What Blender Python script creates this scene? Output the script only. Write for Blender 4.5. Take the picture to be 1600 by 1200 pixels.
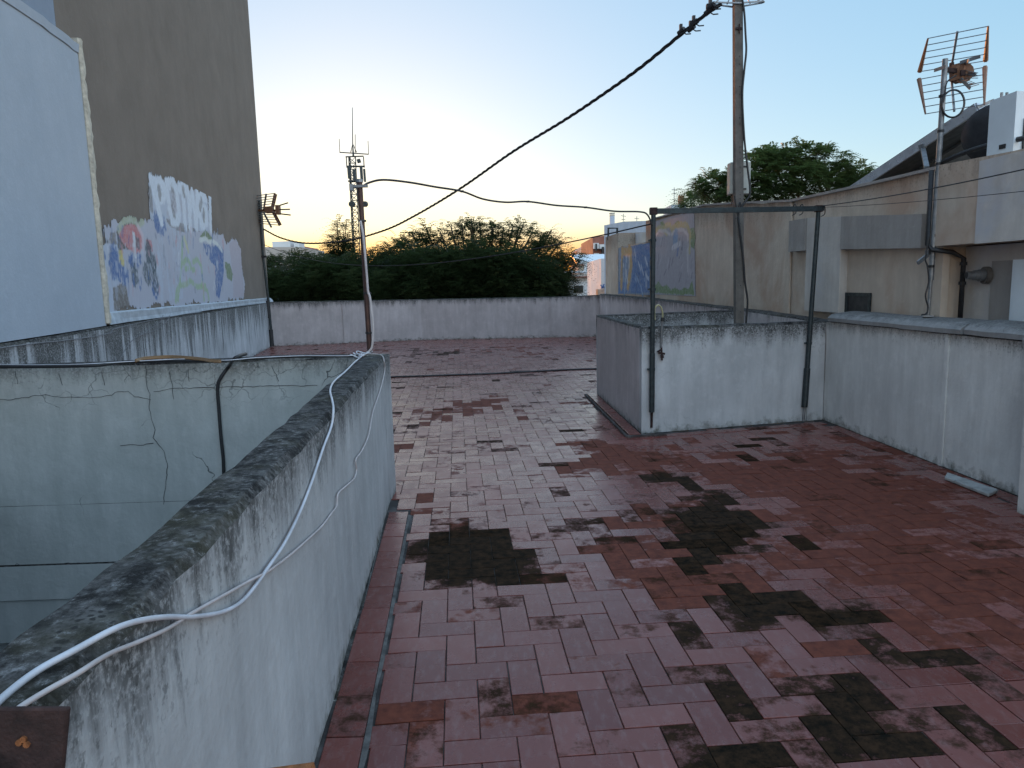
import bpy, bmesh, math, random
import numpy as np
from mathutils import Vector, Matrix, noise as mnoise
random.seed(7); rng = np.random.default_rng(7)
for o in list(bpy.data.objects): bpy.data.objects.remove(o)
S = bpy.context.scene; COL = S.collection
# ------------------------------------------------------------------ camera
H = 1.70; FPX = 1120.0
CM = np.array([[0.9996875, -0.00344649, -0.02475922], [0.02499795, 0.13782769, 0.99014071], [0.0, -0.99045023, 0.13787077]])
cam = bpy.data.cameras.new("camera"); cam.sensor_width = 36; cam.lens = 36*FPX/1600; cam.clip_start = .05; cam.clip_end = 6000
co = bpy.data.objects.new("camera", cam); COL.objects.link(co); S.camera = co
mw = Matrix.Identity(4)
for i in range(3):
    for j in range(3): mw[i][j] = float(CM[j][i])
mw[2][3] = H; co.matrix_world = mw
# ------------------------------------------------------------------ light
SUN_EL = math.radians(2.2); SUN_AZ = math.radians(-12.0)       # azimuth from +Y towards +X
W = bpy.data.worlds.new("World"); S.world = W; W.use_nodes = True
wt = W.node_tree; wn = wt.nodes; bg = wn['Background']
sky = wn.new('ShaderNodeTexSky'); sky.sky_type = 'NISHITA'; sky.sun_disc = False
sky.sun_elevation = SUN_EL; sky.sun_rotation = SUN_AZ; sky.air_density = 1.0; sky.dust_density = .75; sky.ozone_density = 2.8
hs = wn.new('ShaderNodeHueSaturation'); hs.inputs['Saturation'].default_value = 1.38
gm = wn.new('ShaderNodeGamma'); gm.inputs[1].default_value = .36       # phone-like tone compression of the sky's huge dusk range
wt.links.new(sky.outputs[0], gm.inputs[0]); tn_ = wn.new('ShaderNodeMix'); tn_.data_type = 'RGBA'; tn_.blend_type = 'MULTIPLY'; tn_.inputs[0].default_value = 1; tn_.inputs[7].default_value = (.96, 1.04, 1.09, 1)
wt.links.new(gm.outputs[0], tn_.inputs[6]); wt.links.new(tn_.outputs[2], hs.inputs['Color']); 
# warm sky gain added overhead, beside and behind the camera to brighten the foreground
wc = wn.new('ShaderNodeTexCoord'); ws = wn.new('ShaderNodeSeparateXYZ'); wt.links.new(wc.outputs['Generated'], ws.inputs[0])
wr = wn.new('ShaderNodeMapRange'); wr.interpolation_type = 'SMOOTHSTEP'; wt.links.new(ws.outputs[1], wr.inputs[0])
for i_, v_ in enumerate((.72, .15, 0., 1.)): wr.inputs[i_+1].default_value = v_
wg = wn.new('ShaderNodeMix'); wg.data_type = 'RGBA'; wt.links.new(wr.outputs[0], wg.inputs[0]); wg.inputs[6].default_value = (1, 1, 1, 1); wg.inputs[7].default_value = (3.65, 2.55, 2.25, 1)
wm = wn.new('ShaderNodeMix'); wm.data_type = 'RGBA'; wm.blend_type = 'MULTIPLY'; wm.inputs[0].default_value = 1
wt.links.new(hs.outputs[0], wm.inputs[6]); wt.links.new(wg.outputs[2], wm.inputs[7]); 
# orange afterglow low over the sunset point
wr2 = wn.new('ShaderNodeMapRange'); wr2.interpolation_type = 'SMOOTHSTEP'; wt.links.new(ws.outputs[2], wr2.inputs[0])
for i_, v_ in enumerate((.085, .02, 0., 1.)): wr2.inputs[i_+1].default_value = v_
wr3 = wn.new('ShaderNodeMapRange'); wr3.interpolation_type = 'SMOOTHSTEP'; wt.links.new(ws.outputs[1], wr3.inputs[0])
for i_, v_ in enumerate((.90, .985, 0., 1.)): wr3.inputs[i_+1].default_value = v_
wq = wn.new('ShaderNodeMath'); wq.operation = 'MULTIPLY'; wt.links.new(wr2.outputs[0], wq.inputs[0]); wt.links.new(wr3.outputs[0], wq.inputs[1])
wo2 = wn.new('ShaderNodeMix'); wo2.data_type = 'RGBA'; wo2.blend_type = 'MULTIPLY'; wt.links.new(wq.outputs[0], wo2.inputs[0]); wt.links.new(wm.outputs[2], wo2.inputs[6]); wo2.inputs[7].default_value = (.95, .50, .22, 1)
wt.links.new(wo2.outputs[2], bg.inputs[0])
bg.inputs[1].default_value = .155
sl = bpy.data.lights.new("sun", 'SUN'); sl.energy = .6; sl.angle = math.radians(.5); sl.color = (1, .36, .09)
so = bpy.data.objects.new("sun", sl); COL.objects.link(so)
sd = Vector((math.sin(SUN_AZ)*math.cos(SUN_EL), math.cos(SUN_AZ)*math.cos(SUN_EL), math.sin(SUN_EL)))
so.rotation_euler = sd.to_track_quat('Z', 'Y').to_euler(); so.location = (0, 0, 30)
S.view_settings.view_transform = 'Standard'; S.view_settings.look = 'None'; S.view_settings.gamma = 1
S.view_settings.exposure = 2.2
# ------------------------------------------------------------------ survey helpers (photo measurements -> metres)
def ray(x, y): return CM.T @ np.array([(x-800)/FPX, -(y-600)/FPX, -1.])
CAM = np.array([0, 0, H])
def G(x, y, z=0.): d = ray(x, y); return Vector(d*((z-H)/d[2]) + CAM)
def D(x, y, Y): d = ray(x, y); return Vector(d*(Y/d[1]) + CAM)
def PL(x, y, A, B, off=0.):
    A = np.array(A[:2]); B = np.array(B[:2]); n = np.array([-(B-A)[1], (B-A)[0]]); n = n/np.linalg.norm(n); d = ray(x, y)
    return Vector(d*((n@A+off)/(n@d[:2])) + CAM)
# ------------------------------------------------------------------ object helpers
def tag(o, label=None, cat=None, group=None, kind=None):
    if label: o['label'] = label
    if cat: o['category'] = cat
    if group: o['group'] = group
    if kind: o['kind'] = kind
    return o
def empty(name, loc, label, cat, group=None):
    o = bpy.data.objects.new(name, None); o.location = loc; o.empty_display_size = .2; COL.objects.link(o)
    return tag(o, label, cat, group)
def mesh(name, verts, faces, m, parent=None, smooth=False, mi=None):
    me = bpy.data.meshes.new(name); me.from_pydata([tuple(v) for v in verts], [], faces); me.update()
    ms = m if isinstance(m, (list, tuple)) else [m]
    for k in ms: me.materials.append(k)
    if mi is not None: me.polygons.foreach_set('material_index', mi)
    if smooth: me.polygons.foreach_set('use_smooth', [True]*len(me.polygons))
    o = bpy.data.objects.new(name, me); COL.objects.link(o)
    if parent is not None: setpar(o, parent)
    return o
def world_loc(p):
    v = Vector(p.location)
    if p.parent is not None: v += world_loc(p.parent) + p.matrix_parent_inverse.translation
    return v
def setpar(o, parent):
    o.parent = parent
    o.matrix_parent_inverse = Matrix.Translation(-world_loc(parent))
class MB:
    def __init__(s): s.v = []; s.f = []
    def add(s, vs, fs):
        b = len(s.v); s.v += [tuple(v) for v in vs]; s.f += [tuple(i+b for i in f) for f in fs]; return s
    def box(s, c, size, rz=0, rx=0, ry=0):
        R = Matrix.Rotation(rz, 3, 'Z') @ Matrix.Rotation(ry, 3, 'Y') @ Matrix.Rotation(rx, 3, 'X')
        vs = []
        for z in (-.5, .5):
            for y in (-.5, .5):
                for x in (-.5, .5): vs.append(Vector(c)+R@Vector((x*size[0], y*size[1], z*size[2])))
        return s.add(vs, [(0, 2, 3, 1), (4, 5, 7, 6), (0, 1, 5, 4), (2, 6, 7, 3), (0, 4, 6, 2), (1, 3, 7, 5)])
    def bar(s, a, b, w, h=None, up=(0, 0, 1)):
        a = Vector(a); b = Vector(b); h = h or w; d = (b-a).normalized(); u = Vector(up)
        if abs(d.dot(u)) > .98: u = Vector((0, 1, 0))
        x = d.cross(u).normalized(); y = x.cross(d).normalized()
        vs = [p + x*(sx*w/2) + y*(sy*h/2) for p in (a, b) for sx, sy in ((-1, -1), (1, -1), (1, 1), (-1, 1))]
        return s.add(vs, [(3, 2, 1, 0), (4, 5, 6, 7), (0, 1, 5, 4), (1, 2, 6, 5), (2, 3, 7, 6), (3, 0, 4, 7)])
    def tube(s, pts, r, seg=8, closed=False):
        pts = [Vector(p) for p in pts]; n = len(pts); rr = r if isinstance(r, (list, tuple)) else [r]*n
        prev = None; vs = []
        for i, p in enumerate(pts):
            if closed: t = pts[(i+1) % n]-pts[i-1]
            else: t = pts[min(i+1, n-1)]-pts[max(i-1, 0)]
            t = t.normalized() if t.length > 1e-9 else Vector((0, 0, 1))
            if prev is None:
                a = Vector((0, 0, 1)) if abs(t.z) < .9 else Vector((1, 0, 0)); x = t.cross(a).normalized()
            else: x = (prev - t*prev.dot(t)).normalized()
            prev = x; y = t.cross(x)
            for k in range(seg):
                a = 2*math.pi*k/seg; vs.append(p + (x*math.cos(a)+y*math.sin(a))*rr[i])
        fs = []
        for i in range(n if closed else n-1):
            j = (i+1) % n
            for k in range(seg): fs.append((i*seg+k, i*seg+(k+1) % seg, j*seg+(k+1) % seg, j*seg+k))
        if not closed: fs += [tuple(range(seg-1, -1, -1)), tuple((n-1)*seg+k for k in range(seg))]
        return s.add(vs, fs)
    def cyl(s, a, b, r, seg=16, r2=None): return s.tube([a, b], [r, r2 if r2 is not None else r], seg)
    def prism(s, poly, d):
        d = Vector(d); n = len(poly); poly = [Vector(p) for p in poly]
        return s.add(poly+[p+d for p in poly], [tuple(range(n)), tuple(range(2*n-1, n-1, -1))]+[(i, i+n, (i+1) % n+n, (i+1) % n) for i in range(n)])
    def build(s, name, m, parent=None, smooth=False):
        o = mesh(name, s.v, s.f, m, parent, smooth)
        bm = bmesh.new(); bm.from_mesh(o.data); bmesh.ops.recalc_face_normals(bm, faces=bm.faces); bm.to_mesh(o.data); bm.free()
        if smooth: o.data.polygons.foreach_set('use_smooth', [True]*len(o.data.polygons))
        return o
def spline(pts, n=8):
    pts = [Vector(p) for p in pts]; out = []
    for i in range(len(pts)-1):
        p0 = pts[max(i-1, 0)]; p1 = pts[i]; p2 = pts[i+1]; p3 = pts[min(i+2, len(pts)-1)]
        for k in range(n):
            t = k/n; out.append(.5*((2*p1)+(p2-p0)*t+(2*p0-5*p1+4*p2-p3)*t*t+(3*p1-p0-3*p2+p3)*t**3))
    out.append(pts[-1]); return out
def sag(a, b, s, n=20):
    a = Vector(a); b = Vector(b); return [a.lerp(b, i/n)-Vector((0, 0, s*4*(i/n)*(1-i/n))) for i in range(n+1)]
# ------------------------------------------------------------------ material helpers
class NT:
    def __init__(s, name):
        s.m = bpy.data.materials.new(name); s.m.use_nodes = True; s.t = s.m.node_tree; s.n = s.t.nodes
        s.b = s.n['Principled BSDF']; s.tc = s.n.new('ShaderNodeTexCoord'); s.P = s.tc.outputs['Object']
    def k(s, a, b): s.t.links.new(a, b)
    def put(s, sock, v):
        if hasattr(v, 'links'): s.k(v, sock)
        elif isinstance(v, (tuple, list)): sock.default_value = tuple(v)+((1,) if len(v) == 3 and len(sock.default_value) == 4 else ())
        else: sock.default_value = v
    def scale(s, sc, vec=None):
        n = s.n.new('ShaderNodeMapping'); s.k(vec or s.P, n.inputs[0]); n.inputs['Scale'].default_value = sc if isinstance(sc, tuple) else (sc,)*3; return n.outputs[0]
    def noise(s, scale, detail=4, rough=.55, vec=None, dist=0):
        n = s.n.new('ShaderNodeTexNoise'); n.inputs['Scale'].default_value = scale; n.inputs['Detail'].default_value = detail
        n.inputs['Roughness'].default_value = rough; n.inputs['Distortion'].default_value = dist; s.k(vec or s.P, n.inputs['Vector']); return n.outputs['Fac']
    def ncol(s, scale, vec=None):
        n = s.n.new('ShaderNodeTexNoise'); n.inputs['Scale'].default_value = scale; s.k(vec or s.P, n.inputs['Vector']); return n.outputs['Color']
    def voro(s, scale, feat='F1', vec=None, out='Distance'):
        n = s.n.new('ShaderNodeTexVoronoi'); n.feature = feat; n.inputs['Scale'].default_value = scale; s.k(vec or s.P, n.inputs['Vector']); return n.outputs[out]
    def ma(s, op, a, b=0., c=0., clamp=False):
        n = s.n.new('ShaderNodeMath'); n.operation = op; n.use_clamp = clamp
        s.put(n.inputs[0], a); s.put(n.inputs[1], b); s.put(n.inputs[2], c); return n.outputs[0]
    def rng(s, v, a, b, c=0., d=1., smooth=False):
        n = s.n.new('ShaderNodeMapRange'); n.clamp = True
        if smooth: n.interpolation_type = 'SMOOTHSTEP'
        s.put(n.inputs[0], v)
        for i, x in enumerate((a, b, c, d)): s.put(n.inputs[i+1], x)
        return n.outputs[0]
    def mix(s, f, a, b, mode='MIX'):
        n = s.n.new('ShaderNodeMix'); n.data_type = 'RGBA'; n.blend_type = mode
        s.put(n.inputs[0], f); s.put(n.inputs[6], a); s.put(n.inputs[7], b); return n.outputs[2]
    def sep(s, v):
        n = s.n.new('ShaderNodeSeparateXYZ'); s.k(v, n.inputs[0]); return n.outputs
    def vadd(s, a, b, sc=1.):
        n = s.n.new('ShaderNodeVectorMath'); n.operation = 'MULTIPLY_ADD'; s.k(b, n.inputs[0]); n.inputs[1].default_value = (sc,)*3; s.k(a, n.inputs[2]); return n.outputs[0]
    def bump(s, h, strength=.3, dist=.01, prev=None):
        n = s.n.new('ShaderNodeBump'); n.inputs['Strength'].default_value = strength; n.inputs['Distance'].default_value = dist; s.k(h, n.inputs['Height'])
        if prev is not None: s.k(prev, n.inputs['Normal'])
        return n.outputs[0]
    def attr(s, name, out='Color'):
        n = s.n.new('ShaderNodeAttribute'); n.attribute_name = name; return n.outputs[out]
    def nz(s):
        n = s.n.new('ShaderNodeNewGeometry'); return s.sep(n.outputs['Normal'])[2]
    def done(s, col, rough=.85, normal=None, metal=0., spec=None):
        s.put(s.b.inputs['Base Color'], col); s.put(s.b.inputs['Roughness'], rough); s.put(s.b.inputs['Metallic'], metal)
        if normal is not None: s.k(normal, s.b.inputs['Normal'])
        if spec is not None: s.b.inputs['Specular IOR Level'].default_value = spec
        return s.m
def simple(name, col, rough=.6, metal=0., var=.25, sc=8, bump=.15):
    t = NT(name); f = t.noise(sc, 5, .6); c = t.mix(t.rng(f, .3, .7), tuple(x*(1-var) for x in col), tuple(min(1, x*(1+var)) for x in col))
    return t.done(c, t.rng(t.noise(sc*3), .3, .7, max(.05, rough-.12), min(1, rough+.12)), t.bump(t.noise(sc*8), bump, .003), metal)
def plaster(name, a, b, *pa, sf=(7, 7, .55), **kw):
    return plaster_(name, a, b, *pa, sf=sf, **kw)
def plaster_(name, a, b, ztop=None, depth=.35, moss=.8, streak=1., zbot=None, crack=0., topmoss=False, speck=.5, stainc=(.035, .035, .033), blotch=None, wave=.6, vs=.55, bias=0., sf=(7, 7, .55)):
    t = NT(name)
    c = t.mix(t.rng(t.noise(1.3, 6, .6), .3, .7), a, b)
    sc = t.scale((3.2, 3.2, .5)); c = t.mix(t.rng(t.noise(2.2, 5, .65, sc), .35, .75, 0, vs), c, tuple(x*.72 for x in a))
    c = t.mix(t.rng(t.noise(7, 6, .7), .52, .78, 0, .35), c, tuple(min(1, x*1.18) for x in b))
    if blotch: c = t.mix(t.rng(t.noise(.9, 4, .6, dist=.6), .45, .62), c, blotch)
    z = t.sep(t.P)[2]; d = 0
    if ztop is not None:
        top = t.rng(z, ztop-depth, ztop, 0, 1)                     # 1 at the top
        st = t.noise(1.0, 7, .68, t.scale(sf)); st2 = t.noise(2.4, 5, .75, t.scale((9, 9, 1.4)))
        f = t.ma('ADD', t.ma('MULTIPLY', t.ma('POWER', top, 1.4), 1.25), bias)
        f = t.ma('ADD', f, t.ma('MULTIPLY', t.ma('SUBTRACT', st, .5), 2.4*streak))
        f = t.ma('ADD', f, t.ma('MULTIPLY', t.ma('SUBTRACT', st2, .5), 1.0))
        f = t.ma('MULTIPLY', t.rng(f, .45, 1.15), t.rng(top, 0., .25))
        f = t.ma('MULTIPLY', f, t.rng(t.noise(55, 4, .7), .30, .52))
        c = t.mix(t.ma('MULTIPLY', f, moss), c, stainc)
        sp = t.ma('MULTIPLY', t.rng(t.noise(38, 3, .7), .56, .66), t.rng(t.ma('ADD', top, t.ma('MULTIPLY', t.noise(3, 4), .8)), .62, 1.1))
        c = t.mix(t.ma('MULTIPLY', sp, speck), c, stainc)
    if zbot is not None:
        bt = t.ma('ADD', t.rng(z, zbot+.28, zbot, 0, 1), t.ma('MULTIPLY', t.ma('SUBTRACT', t.noise(9, 6, .7), .5), 1.8))
        c = t.mix(t.ma('MULTIPLY', t.rng(bt, .75, 1.25), t.rng(z, zbot+.3, zbot+.12)), c, (.09, .09, .07))
    h = t.noise(28, 5, .6)
    if crack:
        dv = t.vadd(t.P, t.ncol(3.5), .34); dv = t.vadd(dv, t.ncol(15), .06)
        e = t.voro(1.05, 'DISTANCE_TO_EDGE', t.scale((1, 1, 1.0), dv)); cr = t.rng(e, .0012, .0045, 1, 0)
        cr = t.ma('MULTIPLY', cr, t.rng(t.noise(1.1, 3), .56, .62))
        if ztop is not None:
            e2 = t.voro(6, 'DISTANCE_TO_EDGE', t.scale((.8, .8, 1.1), dv)); c2 = t.ma('MULTIPLY', t.rng(e2, .008, .022, 1, 0), t.rng(z, ztop-.42, ztop-.2))
            cr = t.ma('MAXIMUM', cr, t.ma('MULTIPLY', c2, t.rng(t.noise(1.7, 3), .48, .60, 0, .6)))
        c = t.mix(t.ma('MULTIPLY', cr, crack), c, (.03, .035, .035)); h = t.ma('SUBTRACT', h, t.ma('MULTIPLY', cr, 1.2))
    if topmoss:
        mn = t.noise(5.5, 8, .72); mc = t.mix(t.rng(t.noise(13, 9, .8), .45, .58), (.012, .012, .012), (.105, .10, .097))
        mc = t.mix(t.rng(t.noise(4, 4, .6), .5, .68, 0, .55), mc, (.06, .055, .032))
        mc = t.mix(t.rng(t.noise(26, 9, .85), .56, .64, 0, .7), mc, (.30, .30, .30))
        mc = t.mix(t.rng(mn, .50, .66, 0, .40), mc, (.17, .165, .155))
        dv_ = t.vadd(t.P, t.ncol(30), .03)
        mc = t.mix(t.ma('MULTIPLY', t.rng(t.voro(42, 'F1', dv_), .40, .24), t.rng(t.noise(5, 4), .50, .64, 0, .28)), mc, (.26, .26, .255))
        mc = t.mix(t.ma('MULTIPLY', t.rng(t.voro(55, 'F1', t.scale((1.1, 1, 1), dv_)), .42, .26), t.rng(t.noise(6.5, 4, .6), .46, .60, 0, .8)), mc, (.010, .010, .010))
        tf = t.ma('ADD', t.rng(t.nz(), .25, .75), t.ma('MULTIPLY', t.ma('SUBTRACT', t.noise(9, 6, .75), .45), 0.5))
        tf = t.ma('MULTIPLY', t.rng(tf, .2, .5), t.rng(t.nz(), .05, .35))
        c = t.mix(tf, c, mc); h = t.ma('ADD', h, t.ma('MULTIPLY', t.noise(30, 9, .8), t.ma('MULTIPLY', tf, 2.2)))
    nrm = t.bump(t.noise(2.6, 4, .5), .55*wave, .05); nrm = t.bump(h, .45, .008, nrm)
    return t.done(c, .9, nrm, spec=.25)
M = {}
WALL_A, WALL_B = (.37, .37, .37), (.52, .52, .515)
M['near'] = plaster('stained white plaster', WALL_A, WALL_B, 1.155, .42, .85, 1.0, 0., topmoss=True)
M['well'] = plaster('cracked damp plaster', (.42, .44, .42), (.55, .56, .54), 1.155, .30, .6, .8, None, crack=.8, topmoss=True, speck=.3)
M['block'] = plaster('peeling white plaster', (.41, .415, .42), (.59, .59, .59), 1.20, .36, .85, .8, 0., crack=.15, topmoss=True, speck=1., bias=.28)
M['right'] = plaster('weathered white plaster', (.55, .54, .52), (.73, .72, .69), 1.2, .24, .6, .8, 0., topmoss=True)
M['back'] = plaster('grey lilac plaster', (.43, .385, .38), (.60, .545, .54), 1.30, .34, .85, 1.1, 0., topmoss=True)
M['left'] = plaster('black streaked plaster', (.36, .37, .38), (.58, .59, .61), 1.30, 1.05, .85, 2.4, 0., topmoss=True, speck=.6, stainc=(.03, .03, .024), bias=.06, sf=(6, 6, .38))
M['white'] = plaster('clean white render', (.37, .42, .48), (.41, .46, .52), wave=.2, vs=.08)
M['bluegrey'] = plaster('blue grey render', (.22, .265, .33), (.26, .305, .37), wave=.3, vs=.1)
M['taupe'] = plaster('taupe render', (.175, .148, .124), (.215, .183, .155), wave=.3, vs=.15)
M['cream'] = simple('cream mortar', (.50, .46, .38), .95, var=.3, sc=14, bump=.6)
M['sill'] = simple('pale mortar', (.40, .44, .48), .9, var=.25, sc=6, bump=.5)
M['beige'] = plaster('faded beige render', (.52, .43, .35), (.65, .56, .46), 2.9, .6, .45, .9, blotch=(.46, .34, .26))
M['beigegrey'] = plaster('grey beige render', (.50, .465, .43), (.64, .60, .55), None, blotch=(.50, .50, .52))
M['bandgrey'] = plaster('grey render', (.33, .31, .29), (.40, .375, .35))
M['coping'] = plaster('cement coping', (.22, .22, .22), (.34, .335, .33), 1.30, .1, .6, .8, topmoss=False)
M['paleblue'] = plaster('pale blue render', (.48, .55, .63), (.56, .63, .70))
M['steel_dark'] = simple('dark painted steel', (.025, .035, .038), .5, .3, .5, 20, .3)
M['steel_brown'] = simple('brown painted steel', (.07, .035, .028), .5, .3, .4, 12, .3)
M['rust'] = simple('rusty steel', (.035, .017, .015), .85, .1, .7, 22, .8)
M['rust_orange'] = simple('orange rust', (.25, .09, .03), .9, 0, .6, 60, .9)
M['galv'] = simple('galvanised steel', (.22, .23, .24), .45, .6, .3, 15, .2)
M['alu'] = simple('aluminium', (.55, .57, .6), .35, .8, .15, 10, .1)
M['concrete'] = simple('grey concrete', (.125, .112, .10), .9, 0, .25, 9, .5)
M['cement'] = simple('cement', (.30, .30, .29), .95, 0, .3, 12, .6)
M['black'] = simple('black rubber', (.018, .018, .02), .55, 0, .4, 15, .1)
M['cable_white'] = simple('white cable sheath', (.55, .56, .60), .5, 0, .18, 9, .1)
M['cable_pink'] = simple('greyish pink cable sheath', (.50, .45, .44), .6, 0, .2, 9, .1)
M['wire_grey'] = simple('dusty grey wire', (.20, .20, .21), .7, 0, .3, 9, .1)
M['cable_brown'] = simple('brown cable sheath', (.22, .12, .05), .6, 0, .3, 9, .1)
M['orange'] = simple('orange plastic', (.21, .10, .055), .5, 0, .3, 9, .1)
M['dark'] = simple('dark opening', (.02, .02, .022), .6, 0, .3, 4, .0)
M['glass'] = simple('window glass', (.03, .035, .04), .12, 0, .2, 2, .0)
M['boxgrey'] = simple('pale plastic box', (.42, .42, .38), .6, 0, .15, 6, .1)
M['whitemetal'] = simple('white painted metal', (.62, .68, .72), .4, 0, .08, 3, .1)
M['panelback'] = simple('collector back', (.10, .11, .12), .5, .4, .2, 4, .1)
M['tank'] = simple('dark tank', (.02, .02, .024), .85, 0, .3, 4, .1)
M['tan'] = simple('tan render far', (.36, .33, .30), .9, 0, .15, .3, .2)
M['brick'] = simple('red brick far', (.24, .10, .07), .9, 0, .25, .8, .2)
M['farwhite'] = simple('white render far', (.58, .60, .60), .9, 0, .1, .3, .2)
M['pinkroom'] = simple('salmon render', (.50, .36, .28), .9, 0, .1, .5, .2)
M['bark'] = simple('bark', (.07, .055, .04), .95, 0, .4, 8, .8)
M['green_trim'] = simple('dark green leaf', (.03, .05, .02), .7)
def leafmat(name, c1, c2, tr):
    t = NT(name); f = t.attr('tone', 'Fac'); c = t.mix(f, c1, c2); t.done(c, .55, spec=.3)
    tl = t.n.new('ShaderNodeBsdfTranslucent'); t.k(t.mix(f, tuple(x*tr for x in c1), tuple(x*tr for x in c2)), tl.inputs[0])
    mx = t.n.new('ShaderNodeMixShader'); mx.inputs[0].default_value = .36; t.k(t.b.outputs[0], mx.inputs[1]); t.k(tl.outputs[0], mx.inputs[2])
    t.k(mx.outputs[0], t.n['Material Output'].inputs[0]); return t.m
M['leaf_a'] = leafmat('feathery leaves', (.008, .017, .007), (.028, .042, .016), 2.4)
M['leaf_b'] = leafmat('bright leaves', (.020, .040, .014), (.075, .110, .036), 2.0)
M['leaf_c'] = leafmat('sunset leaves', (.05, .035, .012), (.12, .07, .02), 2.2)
# ------------------------------------------------------------------ setting: ground far below
gt = NT('street ground'); M['ground'] = gt.done(gt.mix(gt.rng(gt.noise(.05, 6), .35, .65), (.07, .065, .06), (.14, .13, .11)), .95)
tag(MB().add([(-3000, -3000, -9), (3000, -3000, -9), (3000, 3000, -9), (-3000, 3000, -9)], [(0, 1, 2, 3)]).build('ground', M['ground']), kind='structure')
# ------------------------------------------------------------------ terrace floor
FO = [Vector((-.998, 5.54)), Vector((-.84, 3.57)), Vector((-.75, 2.38)), Vector((-.65, 1.04)), Vector((-.52, -.6))]      # near wall, outer face
def lerp_path(path, Y):
    for a, b in zip(path, path[1:]):
        if min(a.y, b.y) <= Y <= max(a.y, b.y): return a.x+(b.x-a.x)*(Y-a.y)/(b.y-a.y)
    a, b = (path[0], path[1]) if abs(Y-path[0].y) < abs(Y-path[-1].y) else (path[-2], path[-1])
    return a.x+(b.x-a.x)*(Y-a.y)/(b.y-a.y)
LPATH = [Vector(p) for p in ((-7.33, 22.0), (-6.05, 14.6), (-5.25, 9.9), (-4.66, 7.5), (-4.36, 6.1), (-3.9, 3.8), (-3.3, 1.2), (-2.9, -.6))]
RPATH = [Vector(p) for p in ((2.79, 22.55), (3.13, 17.4), (3.44, 12.8), (3.60, 10.6), (3.72, 8.46), (3.81, 6.2), (3.85, 5.3), (3.86, -.6))]
FL, FR, BL, BR = Vector((1.44, 7.89)), Vector((3.72, 8.46)), Vector((1.30, 10.75)), Vector((3.58, 11.15))
def inblock(x, y):
    if y < 7.89 or y > 11.2: return False
    t = (y-FL.y)/(BL.y-FL.y); lx = FL.x+(BL.x-FL.x)*t
    fy = FL.y+(x-FL.x)/(FR.x-FL.x)*(FR.y-FL.y); by = BL.y+(x-BL.x)/(BR.x-BL.x)*(BR.y-BL.y)
    return x > lx and fy < y < by
def backY(x): return 21.95+(x+7.33)/(4.45)*(23.05-21.95) if x < -2.85 else 23.03-(x+2.85)/5.6*.5
def infloor(x, y):
    if y < -.6 or y > backY(x)+.05 or inblock(x, y): return False
    if x > lerp_path(RPATH, y)+.03: return False
    if y < 5.92: return x > lerp_path(FO, max(y, -.6))-.0 if y < 5.54 else x > -1.05
    return x > lerp_path(LPATH, y)-.03
def blob(lst):
    out = []
    for x, y, r, e in lst:
        p = G(x, y); out.append((p.x, p.y, r, e))
    return out
MOSS = blob([(690, 855, .24, 1.7), (735, 845, .32, 2.2), (775, 870, .24, 2.0), (700, 890, .18, 1.6), (745, 890, .22, 2.0), (785, 895, .14, 1.5), (660, 830, .12, .9),
    (1020, 745, .22, 1.1), (1050, 748, .2, 1.), (1115, 768, .24, 1.2), (990, 800, .25, .8), (960, 830, .18, .8), (1060, 800, .25, .8), (1110, 800, .28, 1.), (1140, 820, .3, 1.2), (1090, 835, .26, 1.1), (1150, 845, .2, 1.1), (1095, 870, .22, 1.2), (1110, 890, .16, 1.2), (1190, 825, .2, 1.),
    (1235, 850, .16, .7), (1150, 945, .2, .9), (1190, 950, .18, 1.2), (1240, 945, .24, 1.3), (1290, 955, .2, 1.3), (1350, 958, .14, 1.3), (1040, 960, .12, 1.1), (1110, 940, .15, .9),
    (1370, 1015, .14, 1.2), (1405, 1015, .1, 1.2), (1520, 998, .12, 1.2), (1150, 1095, .11, 1.2), (1310, 1065, .14, 1.3), (1260, 1100, .14, 1.2), (1340, 1100, .12, 1.3), (1350, 1130, .1, 1.3), (1440, 1120, .14, 1.3), (1500, 1120, .12, .9),
    (1310, 1160, .13, 1.3), (1400, 1165, .13, 1.3), (1110, 1160, .12, 1.2), (1080, 1180, .1, 1.2), (1190, 1185, .13, 1.1), (1250, 1190, .14, 1.2), (1600, 1185, .1, 1.3), (1480, 1050, .1, .6),
    (690, 552, .9, 1.0), (640, 547, .7, .7), (590, 1010, .03, .8), (880, 1095, .06, .8), (740, 962, .08, .6)])
WORN = blob([(700, 640, .5, 1.), (760, 628, .5, 1.), (660, 655, .3, .9), (800, 640, .3, .7), (620, 700, .25, 1.2), (925, 700, .4, 1.1), (970, 720, .4, 1.1), (900, 730, .3, .8), (640, 600, .3, .7), (860, 600, .3, .6),
    (1300, 760, 1.0, .62), (1430, 800, .9, .60), (1180, 740, .8, .55), (1100, 720, .8, .65), (1520, 880, .7, .6), (1350, 880, .5, .6), (1350, 700, .9, .62), (1550, 960, .5, .6), (1450, 1000, .4, .45), (750, 960, .10, 1.), (870, 1095, .10, 1.1), (830, 905, .12, 1.), (800, 1130, .1, .8), (680, 905, .1, .6),
    (630, 1100, .2, .5), (600, 985, .08, 1.), (640, 1130, .1, .9), (1070, 910, .25, .8), (1020, 905, .14, 1.), (1330, 1010, .2, .8), (1200, 1050, .15, .7), (1000, 830, .7, .55), (1100, 870, .8, .5), (700, 800, .4, .45), (850, 780, .4, .45), (780, 545, 1.5, .6), (560, 550, 1.2, .6), (850, 555, 1., .4)])
def ev(L, x, y):
    s = 0
    for a, b, r, e in L:
        d2 = ((x-a)**2+(y-b)**2)/(r*r*.81)
        if d2 < 6: s += e*math.exp(-d2)
    return s
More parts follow.
